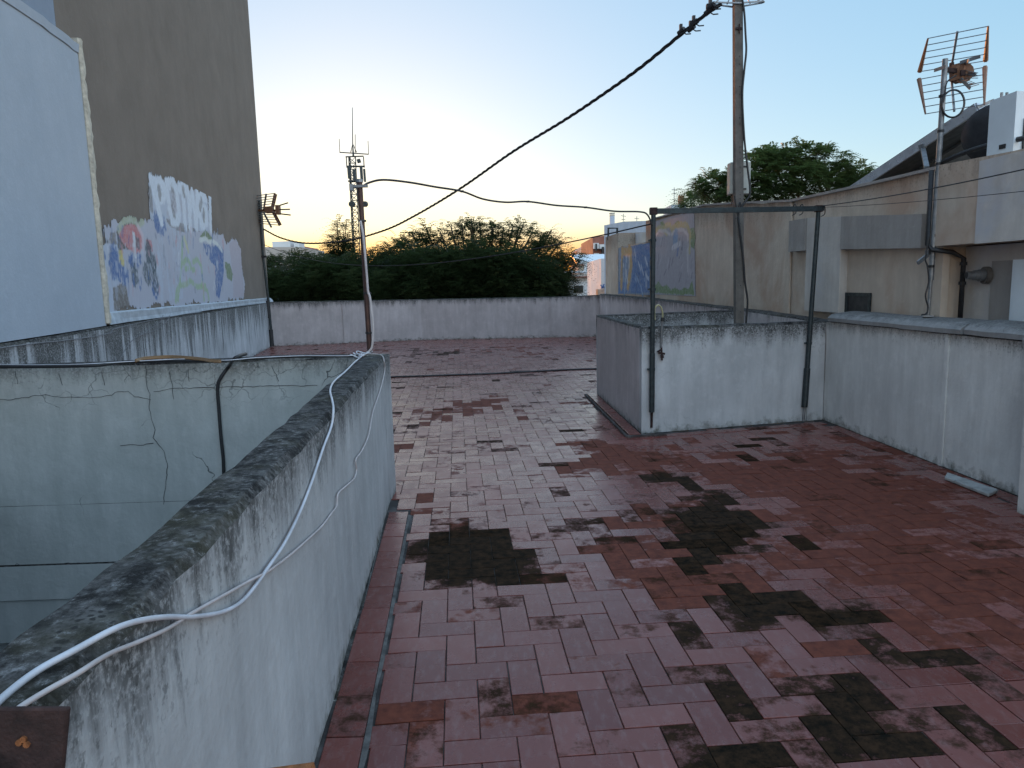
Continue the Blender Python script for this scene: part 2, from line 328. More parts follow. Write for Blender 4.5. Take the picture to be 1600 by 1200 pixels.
TS = .1379; th = .0737; TX, TY = -.0389*H, 1.8822*H; ct, st_ = math.cos(th), math.sin(th)
def uvw(u, v): return TX+TS*(ct*u-st_*v), TY+TS*(st_*u+ct*v)
tv, tf, tc = [], [], []
def add_tile(cs, rnd_only=False):
    cx = sum(c[0] for c in cs)/4; cy = sum(c[1] for c in cs)/4
    rr = random.random(); rm = random.gauss(0, .30); m0 = .76*ev(MOSS, cx, cy)+rm; w0 = .85*ev(WORN, cx, cy)+random.gauss(0, .26)
    if random.random() < .06: w0 += .55
    if random.random() < .008: m0 += .5
    nz = (max(-.0015, min(.0015, random.gauss(0, .0008))), random.gauss(0, .0008), random.gauss(0, .0008))
    g = random.uniform(.0014, .003); b = len(tv); ins = []
    for i in range(4):
        a = Vector(cs[i]); p = Vector(cs[i-1]); n = Vector(cs[(i+1) % 4])
        ins.append(a+((p-a).normalized()+(n-a).normalized())*g)
    dx, dy = (Vector(cs[1])-Vector(cs[0])), (Vector(cs[3])-Vector(cs[0]))
    def zz(x, y): return nz[0]+nz[1]*(x-cx)/.138+nz[2]*(y-cy)/.138
    for i, q in enumerate(ins): tv.append((q.x, q.y, zz(q.x, q.y)-.0015))
    k = g+.0022
    for i in range(4):
        a = Vector(cs[i]); p = Vector(cs[i-1]); n = Vector(cs[(i+1) % 4]); q = a+((p-a).normalized()+(n-a).normalized())*k
        tv.append((q.x, q.y, zz(q.x, q.y)))
    for i in range(4): tv.append((ins[i].x, ins[i].y, -.012))
    tf.append((b+4, b+5, b+6, b+7))
    for i in range(4):
        j = (i+1) % 4; tf.append((b+i, b+j, b+4+j, b+4+i)); tf.append((b+8+i, b+8+j, b+j, b+i))
    vc = []
    for i in range(4):
        x, y = cs[i]; vc.append((.5+.4*(.6*m0+.4*(.76*ev(MOSS, x, y)+rm)), .5+.35*(.75*w0+.25*ev(WORN, x, y)), rr, 1))
    tc.extend(vc*3)
for a in range(-140, 200):
    for b in range(-120, 120):
        u0, v0 = a+b, a-3*b
        x, y = uvw(u0, v0)
        if not (-9 < x < 5 and -1.5 < y < 24): continue
        for cs in ([(0, 0), (2, 0), (2, 1), (0, 1)], [(2, -1), (3, -1), (3, 1), (2, 1)]):
            pts = [uvw(u0+p[0], v0+p[1]) for p in cs]
            cx = sum(p[0] for p in pts)/4; cy = sum(p[1] for p in pts)/4
            if not infloor(cx, cy): continue
            if cy < 5.42:
                pts = [(max(p[0], lerp_path(FO, max(p[1], -.6))+.178), p[1]) for p in pts]
                if (pts[1][0]-pts[0][0]) < .03 or (pts[2][0]-pts[3][0]) < .03: continue
            if inblock(cx+.12, cy+.1) or inblock(cx, cy+.16) or inblock(cx+.17, cy): continue
            if cy < 8.2:
                pts = [(min(p[0], lerp_path(RPATH, p[1])-.162), p[1]) for p in pts]
                if (pts[1][0]-pts[0][0]) < .03 or (pts[2][0]-pts[3][0]) < .03: continue
            add_tile(pts)
# a straight row of tiles along the walls
def row(path_fn, y0, y1, off, w=.138, L=.276):
    y = y0
    while y+L < y1:
        add_tile([(path_fn(y)+off, y+.001), (path_fn(y)+off+w, y+.001), (path_fn(y+L)+off+w, y+L-.001), (path_fn(y+L)+off, y+L-.001)]); y += L
row(lambda y: lerp_path(FO, max(y, -.6)), -.5, 5.55, .014, .150)
row(lambda y: lerp_path(RPATH, y), -.5, 8.3, -.152)
def rowseg(a, b, side, w=.138, L=.276, lift=0.):
    a = Vector(a); b = Vector(b); d = (b-a).normalized(); n = Vector((d.y, -d.x))*side; t = 0
    while t+L <= (b-a).length+.14:
        p = a+d*(t+.001); q = a+d*min(t+L-.001, (b-a).length); i0 = len(tv)
        cs = [p+n*.004, q+n*.004, q+n*w, p+n*w]
        if side < 0: cs = cs[::-1]
        cs = cs[::-1] if (cs[1]-cs[0]).cross(cs[2]-cs[1]) < 0 else cs
        add_tile([tuple(c) for c in cs])
        for k in range(i0, len(tv)-4):
            v = tv[k]; tv[k] = (v[0], v[1], v[2]+lift)
        t += L
rowseg(FL-Vector((0.14, .14)), FR-Vector((0.1, .165)), 1, lift=.004)
rowseg(BL-Vector((.17, 0)), FL-Vector((.17, .15)), -1, lift=.03)
fm = NT('worn herringbone floor tiles'); A = fm.sep(fm.attr('st')); 
mo = fm.ma('MULTIPLY', fm.ma('SUBTRACT', A[0], .5), 2.5); wo = fm.ma('MULTIPLY', fm.ma('SUBTRACT', A[1], .5), 2.857); rd = A[2]
base = fm.mix(rd, (.125, .030, .023), (.215, .068, .055))
base = fm.mix(fm.rng(fm.noise(.9, 6, .65), .38, .66, 0, .7), base, (.135, .032, .022))
base = fm.mix(fm.rng(fm.noise(30, 5, .7, fm.scale((1, .35, 1))), .5, .8, 0, .4), base, (.27, .19, .18))
wn_ = fm.ma('ADD', wo, fm.ma('MULTIPLY', fm.ma('SUBTRACT', fm.noise(10, 6, .65), .5), 1.1))
wf = fm.rng(wn_, .48, .66)
worn = fm.mix(fm.rng(fm.noise(14, 5, .7), .35, .65), (.085, .024, .016), (.165, .046, .027))
c = fm.mix(wf, base, worn)
mn_ = fm.ma('ADD', mo, fm.ma('MULTIPLY', fm.ma('SUBTRACT', fm.noise(8, 8, .74), .5), 2.3))
mf = fm.rng(mn_, .42, .80)
mossc = fm.mix(fm.rng(fm.noise(16, 6, .75), .38, .66), (.007, .006, .004), (.045, .024, .013))
c = fm.mix(mf, c, mossc)
c = fm.mix(fm.rng(fm.noise(60, 3, .8), .70, .74, 0, .6), c, (.02, .015, .012))
ro = fm.ma('ADD', fm.rng(fm.noise(6, 5, .6), .3, .7, .15, .30), fm.ma('MULTIPLY', rd, .10))
ro = fm.mix(wf, ro, (.75, .75, .75)); ro = fm.mix(mf, ro, (.95, .95, .95)); fm.k(fm.ma('MULTIPLY', fm.rng(mf, 0, 1, .50, .08), fm.rng(wf, 0, 1, 1, .35)), fm.b.inputs['Specular IOR Level'])
fh = fm.ma('ADD', fm.ma('MULTIPLY', fm.noise(9, 4), .6), fm.ma('MULTIPLY', fm.noise(90, 4), .25))
fh = fm.ma('SUBTRACT', fh, fm.ma('MULTIPLY', wf, .35))
M['tile'] = fm.done(c, ro, fm.bump(fh, .35, .004))
mt = NT('tile mortar'); M['mortar'] = mt.done(mt.mix(mt.rng(mt.noise(7, 6, .7), .45, .7), (.035, .03, .028), (.13, .12, .115)), .95, mt.bump(mt.noise(50), .5, .004))
tiles = mesh('terrace_floor', tv, tf, M['tile']); ca = tiles.data.color_attributes.new('st', 'FLOAT_COLOR', 'POINT')
ca.data.foreach_set('color', np.array(tc, dtype=np.float32).ravel()); tag(tiles, kind='structure')
# mortar bed: a grid of cells clipped to the floor outline
mb = MB(); gv = {}
cell = .1
bedv, bedf = [], []
for i in range(-95, 42):
    for j in range(-6, 232):
        x, y = i*cell, j*cell
        if infloor(x+.05, y+.05) or infloor(x-.05, y+.05) or infloor(x+.15, y+.05):
            ids = []
            for a, b in ((i, j), (i+1, j), (i+1, j+1), (i, j+1)):
                if (a, b) not in gv:
                    gv[(a, b)] = len(bedv); bedv.append((a*cell, b*cell, -.0078+.0015*mnoise.noise(Vector((a*.7, b*.7, 0)))))
                ids.append(gv[(a, b)])
            bedf.append(tuple(ids))
tag(mesh('mortar_bed', bedv, bedf, M['mortar']), kind='structure')
# grey mortar fillet beside the straight row, and a crumbly one along the right wall
fv = MB()
for y in np.arange(-.5, 5.2, .1):
    a = lerp_path(FO, max(y, -.6)); b = lerp_path(FO, max(y+.1, -.6)); w0 = -.012+.02*mnoise.noise(Vector((0, y*3, 0))); w1 = -.012+.02*mnoise.noise(Vector((0, (y+.1)*3, 0)))
    fv.add([(a+.165, y, .0028), (a+.196+w0, y, .0022), (b+.196+w1, y+.1, .0022), (b+.165, y+.1, .0028)], [(0, 1, 2, 3)])
M['seam'] = simple('old grey mortar', (.10, .095, .09), .95, 0, .6, 14, .6)
tag(fv.build('mortar_seam', M['seam']), kind='structure')
# ------------------------------------------------------------------ walls
def resample(A, B, ZT, step=.13):
    oa, ob, oz = [], [], []
    for i in range(len(A)-1):
        L = (Vector(A[i+1][:2])-Vector(A[i][:2])).length; n = max(1, int(L/step))
        for k in range(n):
            t = k/n; oa.append(Vector(A[i][:2]).lerp(Vector(A[i+1][:2]), t)); ob.append(Vector(B[i][:2]).lerp(Vector(B[i+1][:2]), t)); oz.append(ZT[i]+(ZT[i+1]-ZT[i])*t)
    oa.append(Vector(A[-1][:2])); ob.append(Vector(B[-1][:2])); oz.append(ZT[-1]); return oa, ob, oz
def sweep(name, A, B, z0, ZT, m, parent=None, jit=.006, r=.018, seed=0, base=True):
    A, B, Z = resample(A, B, ZT if isinstance(ZT, (list, tuple)) else [ZT]*len(A))
    vs, fs = [], []; lv = [0, .25, .5, .75] if base else [0]
    for i, (a, b, zt) in enumerate(zip(A, B, Z)):
        d = (b-a).normalized(); ring = []
        for k in lv: ring.append((a, z0+(zt-r*1.3-z0)*k, 0))
        ring += [(a, zt-r*1.3, 1), (a+d*r, zt, 1), ((a+b)/2, zt+.004, 1), (b-d*r, zt, 1), (b, zt-r*1.3, 1)]
        for k in lv[::-1]: ring.append((b, z0+(zt-r*1.3-z0)*k, 0))
        for (p, z, j) in ring:
            q = Vector((p.x, p.y, z)); n1 = mnoise.noise(q*2.3+Vector((seed, 0, 0))); n2 = mnoise.noise(q*7+Vector((0, seed, 5))) if j else 0
            s = jit*(n1+n2*.8)
            vs.append((q.x+d.x*s, q.y+d.y*s, z+(jit*(n2+n1*.6) if j else 0)))
    n = len(lv)*2+5
    for i in range(len(A)-1):
        for k in range(n-1): fs.append((i*n+k, i*n+k+1, (i+1)*n+k+1, (i+1)*n+k))
    fs.append(tuple(range(n))[::-1]); fs.append(tuple((len(A)-1)*n+k for k in range(n)))
    mbx = MB(); mbx.add(vs, fs); o = mbx.build(name, m, parent)
    return o
# near parapet of the light well: the arm beside the camera, and the arm across
NI = [(-1.23, 5.76), (-.949, 2.772), (-.832, 1.356), (-.76, .3), (-.70, -.6)]
NO = [(-.998, 5.54), (-.79, 2.772), (-.672, 1.356), (-.60, .3), (-.54, -.6)]
NO = [(lerp_path(FO, p[1]) if p[1] > 1 else p[0], p[1]) for p in NO]
patio = empty('light_well_parapet', (-1.1, 5.7, 0), 'low white plaster parapet round the sunken patio, its top black with lichen', 'parapet wall')
nn = sweep('side_wall', NO, NI, 0, 1.155, M['near'], patio, jit=.007, seed=3)
sweep('cross_wall', [(-1.0, 5.56), (-1.0, 5.56+.001)][:0] or [(-1.02, 5.93), (-4.40, 5.87)], [(-1.235, 5.762), (-4.36, 5.685)], .0, 1.155, M['well'], patio, jit=.005, seed=9)
def crack(L):
    P_ = [PL(x/2.5, 520+y/2.5, (-4.36, 5.684), (-1.235, 5.761), 0) for x, y in L]; pts = []
    for a, b_ in zip(P_, P_[1:]):
        n = max(2, int((b_-a).length/.025))
        for k in range(n): q = a.lerp(b_, k/n); pts.append(q+Vector((.012*mnoise.noise(q*17), -.004, .012*mnoise.noise(q*19+Vector((5, 0, 0))))))
    pts.append(P_[-1]+Vector((0, -.004, 0))); n = len(pts); MB().tube(pts, [.0006+.0022*abs(mnoise.noise(p*6))+.0008 for p in pts], 4).build('crack', M['dark'], patio)
for L in (((0, 262), (60, 258), (180, 240), (240, 255), (380, 250), (440, 245), (450, 230), (500, 228), (530, 250), (590, 262)), ((600, 228), (700, 215), (830, 215), (1100, 205), (1240, 205)), ((570, 130), (575, 210), (590, 240), (583, 300), (605, 380), (600, 410), (640, 460), (655, 520), (650, 580), (640, 670)),
    ((600, 430), (560, 437), (525, 436), (470, 441)), ((735, 140), (740, 190)), ((60, 150), (70, 200)), ((230, 160), (245, 205)), ((400, 150), (410, 205)), ((660, 150), (675, 215), (680, 260)), ((1060, 130), (1090, 190)), ((0, 915), (30, 925), (70, 900), (90, 912), (150, 915), (210, 903), (330, 900), (430, 900))): crack(L)
# end block closing the corner between both arms
mesh('corner_block', *(lambda b: (b.v, b.f))(MB().prism([(-.998, 5.541, 0), (-.998, 5.86, 0), (-1.02, 5.93, 0), (-1.235, 5.93, 0), (-1.23, 5.763, 0)], (0, 0, 1.153))), M['near'], patio)
# the shaft of the light well below roof level
sh = MB()
def quad(b, p, q, z0, z1): b.add([(p[0], p[1], z0), (q[0], q[1], z0), (q[0], q[1], z1), (p[0], p[1], z1)], [(0, 1, 2, 3)])
def slabwall(b, p, q, nrm, t, z0, z1):
    p = Vector((*p, z0)); q = Vector((*q, z0)); n = Vector((*nrm, 0))*t; b.prism([p, q, q+n, p+n], (0, 0, z1-z0))
slabwall(sh, (-4.45, 5.68), (-1.20, 5.76), (0, 1), .25, -.50, -.002)
slabwall(sh, (-4.45, 5.655), (-1.20, 5.735), (0, 1), .27, -.80, -.505)
slabwall(sh, (-4.45, 5.675), (-1.20, 5.755), (0, 1), .25, -1.18, -.81)
slabwall(sh, (-4.45, 5.78), (-1.20, 5.86), (0, 1), .15, -4.5, -1.185)
slabwall(sh, (-1.232, 5.76), (-.95, 2.77), (1, .1), .2, -4.5, -.002); slabwall(sh, (-.951, 2.77), (-.70, -.6), (1, 0), .15, -4.5, -.002)
slabwall(sh, (-3.4, -.6), (-.7, -.6), (0, -1), .2, -4.5, 1.1)
sh.add([(-4.6, -.8, -4.5), (-.5, -.8, -4.5), (-.5, 6, -4.5), (-4.6, 6, -4.5)], [(0, 1, 2, 3)])
sh.build('shaft_lining', M['well'], patio)
for x in (-3.9, -3.2): MB().box((x, 5.86, -1.6), (.5, .04, .6)).build('shaft_window', M['dark'], patio)
# back parapet
bk = empty('back_parapet', (-2, 22.8, 0), 'long low grey-lilac parapet across the far end of the terrace, below the big tree', 'parapet wall')
sweep('wall_panel', [(-7.45, 21.92), (-2.85, 23.03), (1.27, 22.66)], [(-7.45, 22.12), (-2.85, 23.23), (1.27, 22.86)], 0, [1.345, 1.290, 1.272], M['back'], bk, seed=1)
sweep('wall_panel', [(1.274, 22.66), (2.9, 22.50)], [(1.274, 22.86), (2.9, 22.70)], 0, [1.272, 1.30], M['back'], bk, seed=2)
for xs_, ys_ in ((1.272, 22.645), (-5.2, 22.44)): MB().box((xs_, ys_, .62), (.035, .02, 1.2), rz=.2 if xs_ < 0 else -.09).build('joint_strip', M['back'], bk)
# right parapet: front stretch with a pier and cement coping, rear stretch behind the tank enclosure
rp = empty('right_parapet', (3.9, 5, 0), 'tall pale parapet along the right edge with thick grey cement coping', 'parapet wall')
sweep('wall_panel', [(3.72, 8.44), (3.806, 6.25)], [(3.95, 8.44), (4.03, 6.25)], 0, [1.18, 1.18], M['right'], rp, seed=4, r=.006)
sweep('wall_panel', [(3.812, 6.21), (3.852, 5.3), (3.86, 4.9)], [(4.04, 6.21), (4.07, 5.3), (4.08, 4.9)], 0, [1.18, 1.185, 1.185], M['right'], rp, seed=5, r=.006)
MB().prism([(3.795, 6.25, 0), (3.80, 6.205, 0), (4.02, 6.205, 0), (4.02, 6.25, 0)], (0, 0, 1.175)).build('joint_strip', M['right'], rp)
sweep('pier', [(3.58, 4.93), (3.60, 4.2), (3.65, -.6)], [(4.08, 4.9), (4.08, 4.2), (4.08, -.6)], 0, [1.17, 1.17, 1.17], M['right'], rp, seed=6, r=.01)
def coping(a0, a1, b0, b1, z0, z1, name='coping'):
    n = 14; A = [Vector(a0).lerp(Vector(a1), i/n) for i in range(n+1)]; B = [Vector(b0).lerp(Vector(b1), i/n) for i in range(n+1)]; vs, fs = [], []
    for i in range(n+1):
        a, b = A[i], B[i]; d = (b-a).normalized()
        for p, z in ((a, z0), (a-d*.004, z0+.04), (a+d*.015, z1-.045), (a+d*.05, z1-.02), (b-d*.03, z1+.008), (b, z1-.01), (b, z0)):
            s = mnoise.noise(Vector((p.x*4, p.y*4, z*9)))*.006; vs.append((p.x+s, p.y, z+s))
    for i in range(n):
        for k in range(7): fs.append((i*7+k, i*7+(k+1) % 7, (i+1)*7+(k+1) % 7, (i+1)*7+k))
    fs += [tuple(range(7))[::-1], tuple(n*7+k for k in range(7))]
    return MB().add(vs, fs).build(name, M['coping'], rp)
coping((3.68, 8.32), (3.79, 6.03), (4.0, 8.32), (4.09, 6.03), 1.185, 1.290)
coping((3.79, 5.985), (3.83, 5.0), (4.09, 5.985), (4.11, 5.0), 1.19, 1.298)
coping((3.56, 4.97), (3.63, -.6), (4.12, 4.97), (4.12, -.6), 1.19, 1.30)
rb = empty('rear_right_parapet', (3.4, 14, 0), 'stained low parapet running back from the tank enclosure below the painted walls', 'parapet wall')
sweep('wall_panel', [(3.72, 8.47), (3.60, 10.6), (3.44, 12.8), (3.13, 17.4), (2.79, 22.45)], [(3.95, 8.47), (3.84, 10.6), (3.68, 12.8), (3.37, 17.4), (3.05, 22.45)], 0, [1.17, 1.215, 1.25, 1.305, 1.33], M['back'], rb, seed=7)
# enclosure (a second, small light well)
bx = empty('light_well_enclosure', (2.5, 9.4, 0), 'square white plastered enclosure with open top and concrete pole rising inside', 'enclosure wall')
T = .14; ZB = 1.20
sweep('front_wall', [FL, FR], [FL+Vector((.0, T)), FR+Vector((0, T))], 0, [1.195, 1.175], M['block'], bx, jit=.008, seed=11, r=.02)
sweep('side_wall', [FL+Vector((0, T+.001)), BL], [FL+Vector((T, T+.001)), BL+Vector((T, 0))], 0, [1.195, 1.205], M['back'], bx, jit=.006, seed=12)
sweep('back_wall', [BL+Vector((0, .001)), BR], [BL+Vector((0, T)), BR+Vector((0, T))], 0, [1.205, 1.215], M['block'], bx, jit=.006, seed=13)
sweep('corner_pier', [(3.50, 8.385), (3.71, 8.44)], [(3.50, 8.41), (3.71, 8.465)], 0, [1.17, 1.17], M['block'], bx, seed=14, r=.006)
b2 = MB(); b2.add([(1.3, 7.9, -.9), (3.7, 7.9, -.9), (3.7, 11.2, -.9), (1.3, 11.2, -.9)], [(0, 1, 2, 3)]); b2.build('shaft_floor', M['cement'], bx)
# little cement kerb lips round the enclosure foot
kb = MB(); kb.bar((BL.x-.19, BL.y, .010), (FL.x-.19, FL.y-.17, .004), .03, .03); kb.bar((FL.x-.19, FL.y-.17, .008), (FL.x+.25, FL.y-.10, .008), .06, .03)
tag(kb.build('cement_kerb', M['mortar']), 'crumbling cement lip along the foot of the open-topped enclosure', 'kerb')
# left parapet with streaks
LI = [(p.x, p.y) for p in LPATH]; LO = [(p.x-.25, p.y) for p in LPATH]
lp = empty('left_parapet', (-6, 14, 0), 'low parapet below the brown wall, streaked with black runs of grime', 'parapet wall')
sweep('wall_panel', LI, LO, 0, [1.335, 1.31, 1.30, 1.30, 1.30, 1.30, 1.30, 1.30], M['left'], lp, seed=20, jit=.01)
# brown tower block and white annex on the left
BA, BB = (-5.1, 8.6), (-7.4, 22.0)
bdir = (Vector(BB)-Vector(BA)).normalized(); bnrm = Vector((bdir.y, -bdir.x))     # points to the terrace
def bpt(s, off=0): return Vector(BA)+bdir*s+bnrm*off
tb = empty('brown_apartment_block', (-9, 15, -9), 'tall taupe rendered apartment block with blank side wall and scraped graffiti patch', 'apartment block')
send = (PL(387, 0, BA, BB).xy-Vector(BA)).dot(bdir)
p0 = bpt(.12); p1 = bpt(send)
MB().prism([(p0.x, p0.y, -9), (p1.x, p1.y, -9), (p1.x-7, p1.y-1.2, -9), (p0.x-7, p0.y-1.2, -9)], (0, 0, 25)).build('side_wall', M['taupe'], tb)
q0 = bpt(-9.5)
MB().prism([(q0.x, q0.y, -9), (p0.x+.0, p0.y-.003, -9), (p0.x-7, p0.y-1.21, -9), (q0.x-7, q0.y-1.2, -9)], (0, 0, 25)).build('painted_wall', M['bluegrey'], tb)
an = empty('white_annex', (-5, 4, -9), 'smooth white rendered annex standing against the brown block at far left', 'building')
wtop = 4.62
wpts = [(-.02, 0)]
def lx(y, off=0): return lerp_path(LPATH, y)+off
ys = [9.02, 7.5, 6.1, 3.8, 1.2, -.6]
poly = [(lx(y, -.03 if y > 9 else -.02), y) for y in ys]
tops = [4.62, 4.50, 4.38, 4.25, 4.1, 4.0]
vs, fs = [], []
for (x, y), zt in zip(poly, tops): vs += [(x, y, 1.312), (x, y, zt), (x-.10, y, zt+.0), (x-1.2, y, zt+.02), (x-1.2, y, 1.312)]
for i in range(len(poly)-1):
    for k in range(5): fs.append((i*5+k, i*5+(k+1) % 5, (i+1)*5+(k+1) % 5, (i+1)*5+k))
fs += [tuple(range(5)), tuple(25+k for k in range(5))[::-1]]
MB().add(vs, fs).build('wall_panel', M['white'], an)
cp = MB()
for i in range(len(poly)-1):
    (x0, y0), (x1, y1) = poly[i], poly[i+1]
    n = 8
    for k in range(n):
        a, b = k/n, (k+1)/n
        def pt(t): 
            j = .018*mnoise.noise(Vector((y0+(y1-y0)*t, 3, 0))*3); return Vector((x0+(x1-x0)*t+.012+j*.4, y0+(y1-y0)*t, tops[i]+(tops[i+1]-tops[i])*t+j))
        A_, B_ = pt(a), pt(b)
        cp.add([A_+Vector((0, 0, -.07)), A_+Vector((.01, 0, .03)), A_+Vector((-.14, 0, .045)), B_+Vector((0, 0, -.07)), B_+Vector((.01, 0, .03)), B_+Vector((-.14, 0, .045))], [(0, 1, 4, 3), (1, 2, 5, 4)])
cp.build('roof_edge', M['white'], an)
# ragged cream mortar line where annex meets block
ed = MB(); ring = []
n = 46
for i in range(n+1):
    z = 1.34+(4.72-1.34)*i/n; w = .07+.05*mnoise.noise(Vector((0, 0, z*2.5)))+.03*mnoise.noise(Vector((1, 0, z*9))); c0 = lx(9.02, -.012)
    ring.append([(c0-.22, 9.00, z), (c0+.0, 8.99, z), (c0+.022, 9.03, z), (c0-.01, 9.03+w*1.3, z), (c0-.24, 9.03+w*1.5+.35, z)])
vs = [p for r in ring for p in r]; fs = []
for i in range(n):
    for k in range(4): fs.append((i*5+k, i*5+k+1, (i+1)*5+k+1, (i+1)*5+k))
ed.add(vs, fs); ed.build('mortar_edge', M['cream'], an)
# sloped mortar sill under the brown wall
sl_ = MB(); vs, fs = [], []; n = 60
for i in range(n+1):
    s = .55+(send+.05-.55)*i/n; w = bpt(s, .004); y = w.y; f = lerp_path(LPATH, min(y, 22)); j = .012*mnoise.noise(Vector((0, y*1.3, 0)))
    zt = 1.475+.03*(1-i/n)*0+j
    top = 1.335 if y > 14 else 1.318
    vs += [(w.x, w.y, zt), (w.x+.05, w.y, zt-.02), (f-.03+j, y, top+.05), (f-.02+j, y, top-.002), (w.x-.02, y, top-.002)]
for i in range(n):
    for k in range(4): fs.append((i*5+k, i*5+k+1, (i+1)*5+k+1, (i+1)*5+k))
fs += [(0, 1, 2, 3, 4), (n*5+4, n*5+3, n*5+2, n*5+1, n*5)]
sl_.add(vs, fs); sl_.build('sill', M['sill'], tb)
# ------------------------------------------------------------------ painted walls (graffiti): paint layer as a fine grid on the wall itself
class Canvas:
    def __init__(s, org, dr, s0, s1, z0, z1, res):
        s.org = Vector(org); s.dr = dr; s.s0, s.s1, s.z0, s.z1 = s0, s1, z0, z1
        s.nx = int((s1-s0)/res)+1; s.nz = int((z1-z0)/res)+1
        s.X, s.Z = np.meshgrid(np.linspace(s0, s1, s.nx), np.linspace(z0, z1, s.nz)); s.c = np.zeros(s.X.shape+(4,))
        k = np.array([[mnoise.noise(Vector((a*4, b*1.1, 0)))*.6+mnoise.noise(Vector((a*13, b*3.5, 4)))*.4 for a in s.X[0]] for b in s.Z[:, 0]]); s.N = k
        s.N2 = np.array([[mnoise.noise(Vector((a*22, b*14, 7))) for a in s.X[0]] for b in s.Z[:, 0]])
    def paint(s, mask, col, op=1.):
        m = np.clip(mask, 0, 1)*op
        for i in range(3): s.c[..., i] = s.c[..., i]*(1-m)+col[i]*m
        s.c[..., 3] = np.maximum(s.c[..., 3], m)
    def poly(s, P, col, op=1., rag=.0, drip=0., miss=0.):
        X = s.X+rag*s.N2; Z = s.Z+drip*s.N
        inside = np.zeros(X.shape, bool); n = len(P)
        for i in range(n):
            (x1, z1), (x2, z2) = P[i], P[(i+1) % n]
            if abs(z2-z1) < 1e-9: continue
            inside ^= ((z1 > Z) != (z2 > Z)) & (X < (x2-x1)*(Z-z1)/(z2-z1)+x1)
        s.paint(inside*(np.clip((s.N+s.N2*.5+(1-miss)*1.2-.6)*6, 0, 1) if miss else 1.), col, op)
    def line(s, P, w, col, op=1., rag=.3, miss=0.):
        dmin = np.full(s.X.shape, 1e9)
        for (x1, z1), (x2, z2) in zip(P, P[1:]):
            dx, dz = x2-x1, z2-z1; L = dx*dx+dz*dz+1e-12
            t = np.clip(((s.X-x1)*dx+(s.Z-z1)*dz)/L, 0, 1); dmin = np.minimum(dmin, np.hypot(s.X-x1-t*dx, s.Z-z1-t*dz))
        m = np.clip((w*(1+rag*s.N2*1.5)-dmin)/(w*.25), 0, 1)
        if miss: m = m*np.clip((s.N+s.N2*.6+(1-miss)*1.2-.6)*6, 0, 1)
        s.paint(m, col, op)
    def build(s, name, m, nrm, off, parent):
        idx = -np.ones(s.X.shape, int); vs = []; cs = []; keep = s.c[..., 3] > .12
        k2 = keep.copy(); k2[1:] |= keep[:-1]; k2[:-1] |= keep[1:]; k2[:, 1:] |= keep[:, :-1]; k2[:, :-1] |= keep[:, 1:]
        fs = []
        for j in range(s.nz-1):
            for i in range(s.nx-1):
                if keep[j, i] and keep[j+1, i] or keep[j, i+1] and keep[j+1, i+1]:
                    q = []
                    for a, b in ((j, i), (j, i+1), (j+1, i+1), (j+1, i)):
                        if idx[a, b] < 0:
                            idx[a, b] = len(vs); p = s.org+s.dr*s.X[a, b]+nrm*off; vs.append((p.x, p.y, s.Z[a, b])); cc = s.c[a, b]; cs.append((cc[0], cc[1], cc[2], cc[3]))
                        q.append(int(idx[a, b]))
                    fs.append(tuple(q))
        o = mesh(name, vs, fs, m, parent); at = o.data.color_attributes.new('paint', 'FLOAT_COLOR', 'POINT'); at.data.foreach_set('color', np.array(cs, dtype=np.float32).ravel()); return o
def paintmat(name):
    t = NT(name); c = t.attr('paint'); c = t.mix(t.rng(t.noise(3, 6, .7, t.scale((6, 6, 1.2))), .35, .7, .1, .0), c, (.05, .05, .05))
    c = t.mix(t.rng(t.noise(14, 6, .75), .44, .72, 0, .6), c, (.44, .46, .50)); return t.done(c, .75, t.bump(t.noise(20), .3, .005))
M['paint'] = paintmat('brushed paint and graffiti')
def c2(cx, cy):
    p = PL(130+cx/4.617, 260+cy/4.617, BA, BB); return ((p.xy-Vector(BA)).dot(bdir), p.z)
CA = Canvas(BA, bdir, c2(100, 500)[0], c2(1180, 500)[0], 1.36, 3.7, .022)
pxw = .0062*2.2
def PP(*a): return [c2(*p) for p in a]
WHT, LIL = (.46, .52, .62), (.44, .45, .52)
CA.poly(PP((470, 100), (500, 95), (560, 115), (640, 110), (710, 150), (720, 120), (740, 165), (830, 190), (880, 215), (900, 240), (900, 400), (930, 480), (1010, 505), (1030, 560), (1090, 520), (1135, 590), (1140, 700), (1165, 850), (1155, 960), (340, 1030), (215, 1050), (135, 1060), (115, 850), (105, 650), (130, 560), (180, 560), (135, 440), (215, 390), (280, 400), (340, 380), (400, 410), (480, 390), (520, 370), (475, 320)), LIL, 1, rag=.09, drip=.16)
CA.poly(PP((470, 110), (880, 210), (930, 460), (700, 480), (480, 380)), WHT, .9, rag=.04, miss=.35)
CA.poly(PP((130, 560), (240, 560), (320, 800), (300, 860), (215, 860), (215, 1040), (140, 1040)), WHT, .9, rag=.05, miss=.3)
CA.poly(PP((540, 420), (700, 430), (720, 950), (520, 980)), WHT, .7, rag=.05, miss=.45)
CA.poly(PP((1050, 560), (1090, 525), (1135, 590), (1140, 700), (1160, 940), (1080, 950), (1080, 800)), (.42, .38, .43), .9, rag=.02)
CA.poly(PP((210, 870), (300, 850), (335, 1000), (330, 1020), (220, 1040)), (.17, .15, .13), .95, rag=.04, drip=.06)
CA.poly(PP((190, 480), (235, 470), (235, 560), (180, 555)), (.19, .17, .15), .8, rag=.05)
CA.poly(PP((590, 370), (760, 430), (840, 470), (700, 475), (620, 430)), (.17, .15, .13), .8, rag=.06, miss=.3)
CA.poly(PP((235, 460), (300, 410), (340, 395), (400, 430), (410, 560), (330, 600), (250, 600)), (.09, .08, .07), .95, rag=.03)
